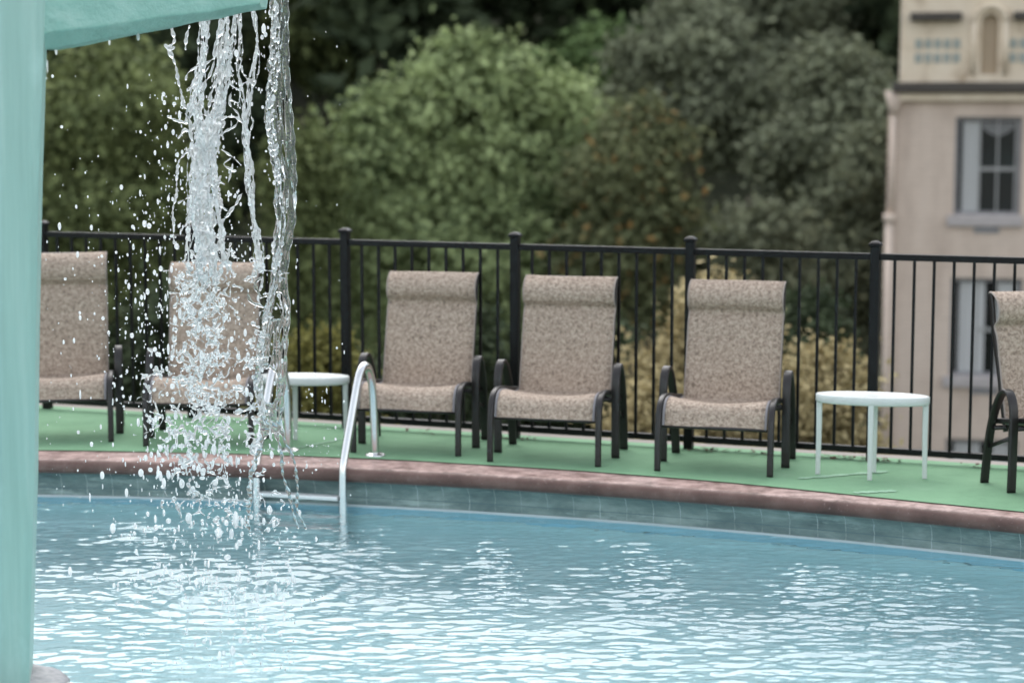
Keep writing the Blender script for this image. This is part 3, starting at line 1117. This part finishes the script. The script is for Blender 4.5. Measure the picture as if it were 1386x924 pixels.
fluid('white_cascade', np.vstack(pts), 'foam', wf, .0036)

# spray: drops thrown out round the fall
def drops(n, fx, fy, rlo, rhi, dsp, seed):
    rg = np.random.default_rng(seed)
    x, y = fx(rg, n), fy(rg, n)
    r = rlo * rg.uniform(.55, 1.1, n) + (rhi * .95 - rlo) * rg.random(n) ** 4
    dd = rg.normal(0, dsp, n)
    return np.c_[x, y, r, dd, rg.uniform(1.0, 2.6, n)]


Dp = [
    drops(620, lambda g, n: g.normal(268, 46, n), lambda g, n: g.uniform(330, 650, n), .8, 3.5, .10, 1),
    drops(240, lambda g, n: g.normal(250, 62, n), lambda g, n: g.uniform(300, 700, n), .8, 3.2, .14, 2),
    drops(190, lambda g, n: g.normal(275, 60, n), lambda g, n: g.uniform(600, 730, n), .9, 3.6, .12, 3),
    drops(110, lambda g, n: g.normal(265, 55, n), lambda g, n: g.uniform(700, 800, n), 1.0, 3.6, .10, 4),
    drops(60, lambda g, n: g.normal(265, 80, n), lambda g, n: g.uniform(720, 812, n), 1.0, 3.4, .14, 14),
    drops(130, lambda g, n: g.normal(352, 26, n), lambda g, n: g.uniform(400, 740, n), .8, 3.2, .08, 5),
    drops(190, lambda g, n: g.normal(250, 26, n) - 8, lambda g, n: g.uniform(120, 340, n), .7, 2.6, .07, 6),
    drops(150, lambda g, n: g.normal(318, 26, n), lambda g, n: g.uniform(60, 380, n), .7, 2.8, .06, 7),
    drops(60, lambda g, n: g.normal(366, 5, n), lambda g, n: g.uniform(0, 250, n), .9, 3.0, .03, 8),
    drops(55, lambda g, n: g.uniform(70, 240, n), lambda g, n: g.uniform(100, 330, n), .6, 2.4, .14, 9),
    drops(190, lambda g, n: g.normal(200, 36, n), lambda g, n: g.uniform(260, 560, n), .6, 2.4, .12, 10),
    drops(70, lambda g, n: g.uniform(60, 190, n), lambda g, n: g.uniform(320, 720, n), .6, 2.2, .15, 11),
    drops(60, lambda g, n: g.normal(425, 18, n), lambda g, n: g.uniform(520, 640, n), .5, 1.5, .08, 12),
    drops(20, lambda g, n: g.uniform(395, 470, n), lambda g, n: g.uniform(30, 480, n), .5, 1.4, .12, 13),
]
for cx_, sx_, n_ in ((288, 26, 90), (342, 13, 90), (388, 12, 70), (240, 45, 50)):
    q = drops(n_, lambda g, n: g.normal(cx_, sx_, n), lambda g, n: g.uniform(715, 922, n), .9, 3.2, .08, 50 + int(cx_))
    q[:, 3] = np.interp(q[:, 1], [715, 922], [-.15, -1.42]) + np.abs(q[:, 3]) * -.6
    q[:, 4] = np.clip(q[:, 4] * .85, 1, 2)
    Dp.append(q)
Dp = np.vstack(Dp)
Dp = Dp[(Dp[:, 0] > 62 - Dp[:, 1] * .02) & (Dp[:, 0] < 700)]
drip = np.array([(76, 68, 1.6, -1.3, 3), (148, 57, 1.8, -1.05, 2.5), (187, 50, 2.0, -.95, 2.5), (64, 90, .8, -1.35, 12), (62, 106, 1.6, -1.35, 1.2)])
Dp = np.vstack([Dp, drip])
C = wpt(Dp[:, 0], Dp[:, 1], Dp[:, 3])
ok = C[:, 2] > WZ
C, Dp = C[ok], Dp[ok]
V_, F_ = blobs(C, Dp[:, 2] * PXM, B2, Dp[:, 4], .035)
sp = link('spray', npmesh('spray', V_, F_), 'drops', wf, True)
sp['kind'] = 'stuff'
# small crowns and beads of water where the drops land
rg = np.random.default_rng(31)
C, Rr, stc = [], [], []
for i in range(60):
    x, y = -1.42 + rg.normal(0, .22), FY + rg.normal(0, .22)
    for k in range(rg.integers(1, 6)):
        C.append((x + rg.normal(0, .012), y + rg.normal(0, .012), WZ + abs(rg.normal(0, .022))))
        Rr.append(rg.uniform(.002, .006))
        stc.append(rg.uniform(.8, 1.8))
V_, F_ = blobs(np.array(C), np.array(Rr), B2, np.array(stc), .05)
sp2 = link('splash', npmesh('splash', V_, F_), 'drops', wf, True)
sp2['kind'] = 'stuff'


# ------------------------------------------------------------------ land
def H(x, y):
    h = -5.0 - 3.2 * np.clip((y - 14) / 26, 0, 1)
    h = h + .54 * np.clip(y - 50, 0, 90) + .35 * np.sin(x * .21 + y * .13) + .5 * np.sin(x * .07 - y * .09)
    return h


gx = np.concatenate([[-600, -300, -150], np.linspace(-90, 90, 91), [150, 300, 600]])
gy = np.concatenate([[-600, -200, -60, -20], np.linspace(2, 150, 75), [250, 500, 900]])
X, Y = np.meshgrid(gx, gy, indexing='ij')
Z = H(X, Y)
nx, ny = X.shape
I, J = np.meshgrid(np.arange(nx - 1), np.arange(ny - 1), indexing='ij')
a = (I * ny + J).ravel()
me = npmesh('hillside', np.c_[X.ravel(), Y.ravel(), Z.ravel()], np.c_[a, a + ny, a + ny + 1, a + 1])
tag(link('hillside', me, 'ground', None, True), 'dark wooded hillside beyond the terrace', kind='structure')


def leaves(lobes, n, size, seed, clump=26, spread=.3, inner=.42):
    """lobes (x,y,z,rx,ry,rz): leaf diamonds in clumps on and in the lobes"""
    rg = np.random.default_rng(seed)
    lb = np.array(lobes, float)
    w = lb[:, 3] * lb[:, 4] + lb[:, 4] * lb[:, 5] + lb[:, 3] * lb[:, 5]
    nc = n // clump
    k = rg.choice(len(lb), nc, p=w / w.sum())
    d = rg.normal(0, 1, (nc, 3))
    d[:, 2] += .15
    d /= np.linalg.norm(d, axis=1)[:, None]
    rad = 1 - inner * rg.random(nc) ** 1.5 + rg.normal(0, .10, nc)
    spread = spread * rg.uniform(.55, 1.5, (nc, 1)).repeat(clump, 0)
    C = lb[k, :3] + d * lb[k, 3:] * rad[:, None]
    C = np.repeat(C, clump, 0) + rg.normal(0, 1, (nc * clump, 3)) * spread * np.array([1, 1, .7])
    out = np.repeat(d, clump, 0)
    nrm = np.repeat(d * .7 + np.array([0, 0, .45]) + rg.normal(0, .5, d.shape), clump, 0) + rg.normal(0, .42, out.shape)
    nrm /= np.linalg.norm(nrm, axis=1)[:, None]
    t = np.cross(nrm, rg.normal(0, 1, nrm.shape))
    t /= np.linalg.norm(t, axis=1)[:, None]
    b = np.cross(nrm, t)
    sz = size * rg.uniform(.6, 1.35, len(C))[:, None]
    V = np.stack([C + t * sz, C + b * sz * .55, C - t * sz, C - b * sz * .55], 1).reshape(-1, 3)
    return V, np.arange(len(V)).reshape(-1, 4)


def lobeset(w, h, z0, n, seed, top=.55, dep=None):
    """a rounded, uneven crown of width w and height h whose bottom is at z0"""
    rg = np.random.default_rng(seed)
    dep = dep or w * .8
    out = [(0, 0, z0 + h * .48, w * .30, dep * .30, h * .40)]
    for i in range(n):
        a = 2 * PI * i / n * 2.4 + rg.uniform(-.4, .4)
        zf = (i + .5) / n
        prof = math.sin(PI * (.12 + .80 * zf)) ** .8
        if zf > .8:
            prof *= .85
        rr = .36 * prof * rg.uniform(.65, 1.3)
        s_ = rg.uniform(.10, .22)
        out.append((math.cos(a) * rr * w, math.sin(a) * rr * dep, z0 + h * (.07 + .83 * zf), w * s_, dep * s_, min(w, h) * s_ * rg.uniform(.75, 1.05)))
    return out


def pxlobes(px0, D_, lst):
    b = D(px0, HZ, D_)
    gz = float(H(b.x, D_))
    out = []
    for x, y, r_ in lst:
        q = D(x, y, D_)
        rr = r_ / F * D_
        out.append((q.x - b.x, rng.uniform(-.35, .35) * rr, q.z - gz, rr, rr * .9, rr * .92))
    return out


def tree(name, label, px, D_, top, bottom, wpx, n, size, mat, seed, nl=16, group='trees beyond the fence', lobes=None, spread=.3):
    base = D(px, HZ, D_)
    gz = float(H(base.x, D_))
    zt = CAMZ + (HZ - top) / F * D_
    zbm = CAMZ + (HZ - bottom) / F * D_
    w = wpx / F * D_
    t = empty(name, (base.x, D_, gz))
    tag(t, label, 'tree', group)
    lb = lobes or lobeset(w, zt - zbm, zbm - gz, nl, seed)
    V, Fc = leaves(lb, n, size, seed, spread=spread)
    link('crown', npmesh('crown', V, Fc), mat, t)
    hgt = (zt + zbm) / 2 - gz
    r0 = .03 * (zt - gz) * .6
    mb = MB()
    pa = spline([(0, 0, -.3), (.1, 0, hgt * .3), (-.1, .1, hgt * .65), (.05, 0, hgt * 1.05), (0, 0, hgt * 1.3)], 4)
    mb.sweep(pa, circ(r0, 8), taper=list(np.linspace(1.2, .25, len(pa))))
    for i, l_ in enumerate(lb[1:9]):
        z0 = hgt * (.45 + .06 * i)
        q = spline([(0, 0, z0), (l_[0] * .45, l_[1] * .45, z0 + (l_[2] - z0) * .4), (l_[0], l_[1], l_[2])], 4)
        mb.sweep(q, circ(r0 * .42, 6), taper=list(np.linspace(1, .25, len(q))))
    mb.build('trunk', 'bark', t, True)
    return t


tree('broad_tree', 'large rounded light green tree rising behind the fence in the middle', 648, 45, 44, 430, 400, 60000, .10, 'leaf_light', 1, spread=.20, lobes=pxlobes(648, 45, [(642, 175, 105), (640, 105, 58), (592, 110, 40), (690, 118, 50), (555, 165, 62), (735, 165, 62), (520, 245, 66), (600, 235, 90), (700, 240, 95), (785, 225, 62), (500, 330, 70), (590, 330, 95), (690, 340, 100), (780, 325, 80), (830, 300, 45), (540, 410, 90), (650, 430, 110), (760, 420, 95), (640, 70, 30), (612, 68, 22), (668, 74, 24), (520, 130, 26), (488, 170, 26), (768, 130, 28), (800, 165, 26), (470, 235, 28), (460, 280, 30), (838, 235, 30), (470, 380, 50)]))
tree('broad_tree', 'olive green tree seen between the mint column and the waterfall', 140, 42, 52, 420, 250, 48000, .105, 'leaf_olive', 2, 18)
tree('slim_tree', 'narrow yellowish olive tree just right of the waterfall', 408, 43, 135, 470, 80, 12000, .10, 'leaf_olive', 3, 9)
tree('grey_tree', 'tall grey green tree left of the dark gap, above the turning tree', 935, 54, 14, 205, 190, 34000, .13, 'leaf_grey', 4, 14)
tree('grey_tree', 'broad grey green tree standing against the pink building', 1135, 50, 52, 470, 200, 50000, .12, 'leaf_grey', 5, 20)
tree('turning_tree', 'smaller tree with some orange leaves right of the light green tree', 862, 43, 112, 450, 160, 22000, .10, 'leaf_autumn', 6, 14)
tree('grey_tree', 'low grey tree behind the fence, under the dark gap', 1015, 44, 270, 480, 150, 18000, .10, 'leaf_grey', 7, 12)
tree('broad_tree', 'fresh green tree high on the slope above the turning tree', 820, 72, 10, 240, 150, 9000, .20, 'leaf_green', 8, 12)
tree('broad_tree', 'dull green tree high on the slope right of the waterfall top', 440, 66, -80, 130, 190, 11000, .22, 'leaf_olive', 9, 14)
tree('broad_tree', 'mid green tree on the slope directly above the light green tree', 640, 78, -60, 180, 190, 10000, .24, 'leaf_green', 10, 14)
tree('broad_tree', 'soft green tree on the slope between the light green tree and the turning tree', 800, 60, 40, 190, 150, 16000, .14, 'leaf_green', 15, 12)
tree('grey_tree', 'grey green tree on the slope filling the top right between two taller ones', 1040, 64, -40, 140, 210, 16000, .16, 'leaf_grey', 16, 12)
tree('grey_tree', 'grey green tree growing close beside the drainpipe of the pink building', 1185, 46, 150, 480, 130, 14000, .11, 'leaf_grey', 17, 10)
tree('dark_tree', 'dark tree on the slope behind the waterfall', 262, 62, -40, 330, 170, 10000, .22, 'leaf_dark', 12, 14)
tree('grey_tree', 'dark grey green tree on the slope behind the building corner', 1150, 76, -120, 150, 240, 11000, .25, 'leaf_grey', 13, 14)
# undergrowth right behind the fence
def shrub(label, px, D_, top, wpx, hgt, n, size, mat, seed):
    base = D(px, HZ, D_)
    zt = CAMZ + (HZ - top) / F * D_
    w = wpx / F * D_
    gz = float(H(base.x, D_))
    t = empty('shrub', (base.x, D_, gz))
    tag(t, label, 'shrub', 'shrubs behind the fence')
    lb = lobeset(w, hgt, zt - hgt - gz, 11, seed)
    V, Fc = leaves(lb, n, size, seed, spread=.13)
    link('foliage', npmesh('foliage', V, Fc), mat, t)
    mb = MB()
    for l_ in lb[1:]:
        mb.sweep([(l_[0] * .1, l_[1] * .1, -.2), (l_[0] * .5, l_[1] * .5, l_[2] * .55), (l_[0], l_[1], l_[2])], circ(.035, 6), taper=[1, .7, .3])
    mb.build('stem', 'bark', t, True)


shrub('straw yellow shrub showing either side of the third chair back', 965, 21, 380, 230, 2.6, 18000, .045, 'leaf_straw', 21)
shrub('straw yellow shrub behind the fence, left of the pink building', 1125, 20, 468, 190, 2.2, 16000, .045, 'leaf_straw', 22)
shrub('yellow green shrub behind the fence, just right of the waterfall', 425, 20, 440, 130, 2.2, 14000, .045, 'leaf_lime', 23)
shrub('small straw shrub low behind the middle chair', 880, 19, 500, 90, 1.8, 8000, .045, 'leaf_straw', 24)
shrub('dark green shrub low behind the fence between the ladder and the middle chair', 585, 24, 400, 260, 3.4, 18000, .07, 'leaf_dark', 25)
shrub('dark green shrub behind the fence post beside the middle chair', 760, 25, 395, 260, 3.4, 18000, .07, 'leaf_dark', 26)
shrub('dark green shrub behind the fence at the white table', 1080, 26, 380, 170, 3.2, 14000, .07, 'leaf_dark', 27)
shrub('dark olive shrub behind the fence and the two left chairs', 190, 24, 395, 330, 3.4, 20000, .07, 'leaf_dark', 28)

# the wood behind: reads as one mass
rg = np.random.default_rng(77)
Vs, Fs, k = [], [], 0
for i in range(120):
    y = 60 + 72 * rg.random() ** 1.1
    x = rg.uniform(-1, 1) * (y * .50 + 10)
    g = float(H(x, y))
    h = rg.uniform(9, 14)
    w = rg.uniform(6, 9)
    lb = [(x + a * 1.0, y + b * 1.0, g + c * 1.0, d, e, f_) for a, b, c, d, e, f_ in lobeset(w, h, 1.0, 9, 900 + i)]
    V, Fc = leaves(lb, 2400, .36, 500 + i, spread=.45)
    Vs.append(V)
    Fs.append(Fc + k)
    k += len(V)
wd = link('woods', npmesh('woods', np.vstack(Vs), np.vstack(Fs)), 'leaf_dark')
tag(wd, 'dark dense wood covering the hillside behind the single trees', 'woods', kind='stuff')

# leaf litter along the fence foot
rg = np.random.default_rng(5)
C = []
for cx_, n in ((1150, 26), (1200, 30), (1180, 16), (965, 14), (985, 18), (700, 10), (720, 8), (1040, 8), (1330, 12), (560, 6)):
    q = G(cx_, HZ + 500)
    s_ = (Vector((q.x, fb + fa * q.x, 0)) - f0).dot(fdir)
    for i in range(n):
        p = fpt(s_ + rg.normal(0, .07), rg.normal(-.03, .03), .012 + abs(rg.normal(0, .006)))
        C.append(tuple(p))
C = np.array(C)
V, Fc = [], []
for i, c in enumerate(C):
    a, b = rg.random() * 6.3, rg.normal(0, .4)
    t = np.array([math.cos(a), math.sin(a), b * .5]) * rg.uniform(.010, .026)
    u = np.array([-math.sin(a), math.cos(a), .4 * b]) * rg.uniform(.006, .014)
    k = len(V)
    V += [c + t, c + u, c - t, c - u]
    Fc.append((k, k + 1, k + 2, k + 3))
tag(link('leaf_litter', npmesh('leaf_litter', np.array(V), np.array(Fc)), 'litter'), 'dry leaves gathered along the foot of the fence', 'leaves', kind='stuff')

# ------------------------------------------------------------------ building
BD = 38.0
bx = lambda px: (px - CX) / F * BD / math.cos(0) * 1.0
P_ = lambda px, py: D(px, py, BD)
bl_ = empty('stucco_building', (P_(1203, 130).x, BD, -9))
tag(bl_, 'pale pink rendered building with a cream parapet and sash windows beyond the fence', 'building')
bl_.rotation_euler = (0, 0, R(-11.5))
ox, oy, oz = bl_.location
def LX(px, py=220): return P_(px, py).x - ox
def LZ(py): return P_(1300, py).z - oz
x0, x1 = 0.0, 9.5
zc = LZ(124)
wins = [(LX(1290), LX(1377), LZ(290), LZ(158)), (LX(1284, 440), LX(1377, 440), LZ(506), LZ(374)), (LX(1278, 600), LX(1372, 600), LZ(722), LZ(590))]
dx = LX(1290) + 2.4
wins2 = [(a + 2.7, b + 2.7, c, d) for a, b, c, d in wins] + [(a + 5.4, b + 5.4, c, d) for a, b, c, d in wins]


def wall_holes(x0, x1, z0, z1, holes, dep):
    mb = MB()
    xs_ = sorted({x0, x1, *[h[0] for h in holes], *[h[1] for h in holes]})
    zs_ = sorted({z0, z1, *[h[2] for h in holes], *[h[3] for h in holes]})
    for i in range(len(xs_) - 1):
        for j in range(len(zs_) - 1):
            cx_, cz = (xs_[i] + xs_[i + 1]) / 2, (zs_[j] + zs_[j + 1]) / 2
            if any(h[0] < cx_ < h[1] and h[2] < cz < h[3] for h in holes):
                continue
            mb.add([(xs_[i], 0, zs_[j]), (xs_[i + 1], 0, zs_[j]), (xs_[i + 1], 0, zs_[j + 1]), (xs_[i], 0, zs_[j + 1])], [(0, 1, 2, 3)])
    for a, b, c, d in holes:
        mb.add([(a, 0, c), (b, 0, c), (b, 0, d), (a, 0, d), (a, dep, c), (b, dep, c), (b, dep, d), (a, dep, d)],
               [(0, 1, 5, 4), (1, 2, 6, 5), (2, 3, 7, 6), (3, 0, 4, 7)])
    return mb


holes = wins + wins2
mb = wall_holes(x0, x1, -1, zc, holes, .22)
mb.add([(x0, 0, -1), (x0, 9, -1), (x0, 9, zc), (x0, 0, zc)], [(0, 1, 2, 3)])
mb.add([(x1, 0, -1), (x1, 9, -1), (x1, 9, zc), (x1, 0, zc)], [(0, 1, 2, 3)])
mb.add([(x0, 9, -1), (x1, 9, -1), (x1, 9, zc), (x0, 9, zc)], [(0, 1, 2, 3)])
mb.build('wall', 'stucco', bl_)
for i, (a, b, c, d) in enumerate(holes):
    w_, h_ = b - a, d - c
    wn = MB()
    t_ = .07
    for q in ((a, a + t_, c, d), (b - t_, b, c, d), (a + t_, b - t_, d - t_, d), (a + t_, b - t_, c, c + t_)):
        wn.box(q[0] + .002, q[1] - .002, .10, .20, q[2] + .002, q[3] - .002)
    wo = wn.build('window', 'wframe', bl_)
    MB().box(a + t_, b - t_, .195, .199, c + t_, d - t_).build('pane', 'glass', wo)
    sh = MB()
    sx0 = a + w_ * .36 if i < 3 else a + t_
    sx1 = b - t_ - .01
    mzz = c + h_ * .47
    for q in ((sx0, sx1, mzz - .03, mzz + .03), (sx0, sx0 + .035, c + t_, mzz - .03), (sx0, sx0 + .035, mzz + .03, d - t_), (sx1 - .035, sx1, c + t_, mzz - .03), (sx1 - .035, sx1, mzz + .03, d - t_),
              ((sx0 + sx1) / 2 - .016, (sx0 + sx1) / 2 + .016, c + t_, mzz - .03), ((sx0 + sx1) / 2 - .016, (sx0 + sx1) / 2 + .016, mzz + .03, d - t_)):
        sh.box(q[0], q[1], .15, .185, q[2], q[3])
    sh.build('sash', 'sash', wo)
    # curtain: pleated strip on the left, and a hanging swag on top (the second window is fully curtained)
    cv, cf = [], []
    n = 16
    cx0, cx1 = a + w_ * .12, (a + w_ * (.36 if i % 3 == 0 else .95))
    for k in range(n + 1):
        xx = cx0 + (cx1 - cx0) * k / n
        yy_ = .176 + .012 * math.sin(k * 2.2)
        bow = 0 if i % 3 else .10 * (k / n) * 0
        cv += [(xx, yy_, c + t_), (xx - bow, yy_, d - t_ - .02)]
    cf = [(2 * k, 2 * k + 2, 2 * k + 3, 2 * k + 1) for k in range(n) if i % 3 == 0 or not 7 <= k < 10]
    cm = MB().add(cv, cf)
    if i % 3 == 0:
        sv = []
        for k in range(n + 1):
            t2 = k / n
            xx = sx0 + .05 + (sx1 - sx0 - .1) * t2
            dz = .10 + .16 * math.sin(PI * t2)
            sv += [(xx, .186, d - t_ - .03), (xx, .188, d - t_ - .03 - dz)]
        MB().add(sv, [(2 * k, 2 * k + 2, 2 * k + 3, 2 * k + 1) for k in range(n)]).build('valance', 'valance', wo)
    cm.build('curtain', 'curtain', wo)
    MB().box(a - .12, b + .06, -.10, .0 - .002, c - .21, c - .002).box(a + .002, b - .002, .002, .09, c - .1, c + .02).build('sill', 'sill', wo, bevel=.02)
    if i < 3:
        MB().box(a + w_ * .32, a + w_ * .70, -.03, -.002, c - .33, c - .225).build('vent', 'wframe', bl_)
# cornice and parapet
zt = LZ(-95)
MB().box(x0 + .06, x1 + .1, -.30, -.002, zc - .02, zc + .17).build('cornice', 'stain', bl_, bevel=.03)
MB().box(x0 + .12, x1 + .05, -.16, -.003, zc - .18, zc - .024).build('cornice_moulding', 'cream', bl_, bevel=.02)
pxl = LX(1218, 60)
zp = zc + .171
nx0, nx1 = LX(1325, 60), LX(1347, 60)
nzb, nzt = LZ(101), LZ(20)
pm = wall_holes(pxl, x1, zp, zt, [(nx0, nx1, nzb, nzt)], .16)
pm.add([(pxl, 0, zp), (pxl, .5, zp), (pxl, .5, zt), (pxl, 0, zt)], [(0, 1, 2, 3)])
pm.add([(pxl, .5, zp), (x1, .5, zp), (x1, .5, zt), (pxl, .5, zt)], [(0, 1, 2, 3)])
pm.add([(pxl, 0, zt), (x1, 0, zt), (x1, .5, zt), (pxl, .5, zt)], [(0, 1, 2, 3)])
pm.build('parapet', 'cream', bl_)
n = 12
nc_, nr = (nx0 + nx1) / 2, (nx1 - nx0) / 2
av = [(nc_ + nr * math.cos(PI * k / n), nzt - nr + nr * math.sin(PI * k / n)) for k in range(n + 1)]
nm = MB().box(nx0, nx1, .155, .159, nzb, nzt)
nm.build('niche', 'niche', bl_)
sp_ = MB()
for k in range(n):                                        # spandrels that round the niche head
    (xa, za), (xb, zb_) = av[k], av[k + 1]
    sp_.add([(xa, -.004, za), (xb, -.004, zb_), (xb, -.004, nzt + .002), (xa, -.004, nzt + .002), (xa, .1, za), (xb, .1, zb_)], [(0, 1, 2, 3), (0, 1, 5, 4)])
sp_.build('niche_head', 'cream', bl_)
arch = MB()
arch.sweep([(nc_ + (nr + .14) * math.cos(a), -.02, nzt - nr + (nr + .14) * math.sin(a)) for a in np.linspace(0, PI, 17)], rrect(.16, .10, .03), (0, 1, 0))
arch.sweep([(nx0 - .14, -.02, nzb), (nx0 - .14, -.02, nzt - nr)], rrect(.16, .10, .03), (0, 1, 0))
arch.sweep([(nx1 + .14, -.02, nzb), (nx1 + .14, -.02, nzt - nr)], rrect(.16, .10, .03), (0, 1, 0))
arch.build('niche_arch', 'cream', bl_, True)
for a, b in ((LX(1232, 24), LX(1300, 24)), (LX(1367, 24), LX(1367, 24) + 2.0)):
    MB().box(a, b, -.24, -.002, LZ(29), LZ(18)).build('string_course', 'stain', bl_, bevel=.02)
for a in (LX(1238, 68), LX(1362, 68)):
    vb = MB()
    for r_ in range(2):
        for k in range(5):
            xx = a + k * .175
            zz = LZ(85) + r_ * .26
            vb.box(xx, xx + .125, -.02, -.003, zz, zz + .17)
    vb.build('vent_grille', 'vent', bl_)
# drainpipe with its funnel on the corner
dp = MB()
dp.sweep([(.07, -.10, LZ(700)), (.07, -.10, LZ(300))], circ(.085, 12))
dp.sweep([(.10, -.09, LZ(300)), (.10, -.09, LZ(155))], circ(.055, 12))
dp.sweep([(.07, -.10, LZ(300)), (.07, -.10, LZ(289))], circ(.12, 12))
dp.sweep([(.11, -.09, LZ(156)), (.11, -.09, LZ(143)), (.07, -.09, LZ(122))], circ(.07, 12), taper=[1, 1.7, 2.1])
dp.build('drainpipe', 'stucco', bl_, True)

# ------------------------------------------------------------------ light
SEL, SAZ = R(51), R(-10)                       # elevation, azimuth from +Y towards +X
w = bpy.data.worlds.new('World')
S.world = w
w.use_nodes = True
nt = w.node_tree
bg = nt.nodes['Background']
sky = nt.nodes.new('ShaderNodeTexSky')
sky.sky_type = 'NISHITA'
sky.sun_disc = False
sky.sun_elevation = SEL
sky.sun_rotation = SAZ
sky.air_density = 1.2
sky.dust_density = 1.5
hs = nt.nodes.new('ShaderNodeHueSaturation')
hs.inputs['Saturation'].default_value = .30
nt.links.new(sky.outputs[0], hs.inputs['Color'])
nt.links.new(hs.outputs[0], bg.inputs['Color'])
bg.inputs['Strength'].default_value = .13
sl = bpy.data.lights.new('sun', 'SUN')
sl.energy = .74
sl.angle = R(66)
sl.color = (1, .975, .94)
so_ = bpy.data.objects.new('sun', sl)
so_.rotation_euler = (-(PI / 2 - SEL), 0, -SAZ)
so_.location = (0, 0, 30)
COL.objects.link(so_)

S.view_settings.view_transform = 'Standard'
S.view_settings.look = 'None'
S.view_settings.exposure = 1.5
S.view_settings.gamma = 1.0
S.cycles.use_denoising = True
S.cycles.max_bounces = 14
S.cycles.transmission_bounces = 12
S.cycles.glossy_bounces = 5
S.cycles.diffuse_bounces = 3
S.cycles.transparent_max_bounces = 8
S.cycles.sample_clamp_indirect = 4.0
S.cycles.caustics_refractive = True
S.cycles.caustics_reflective = False
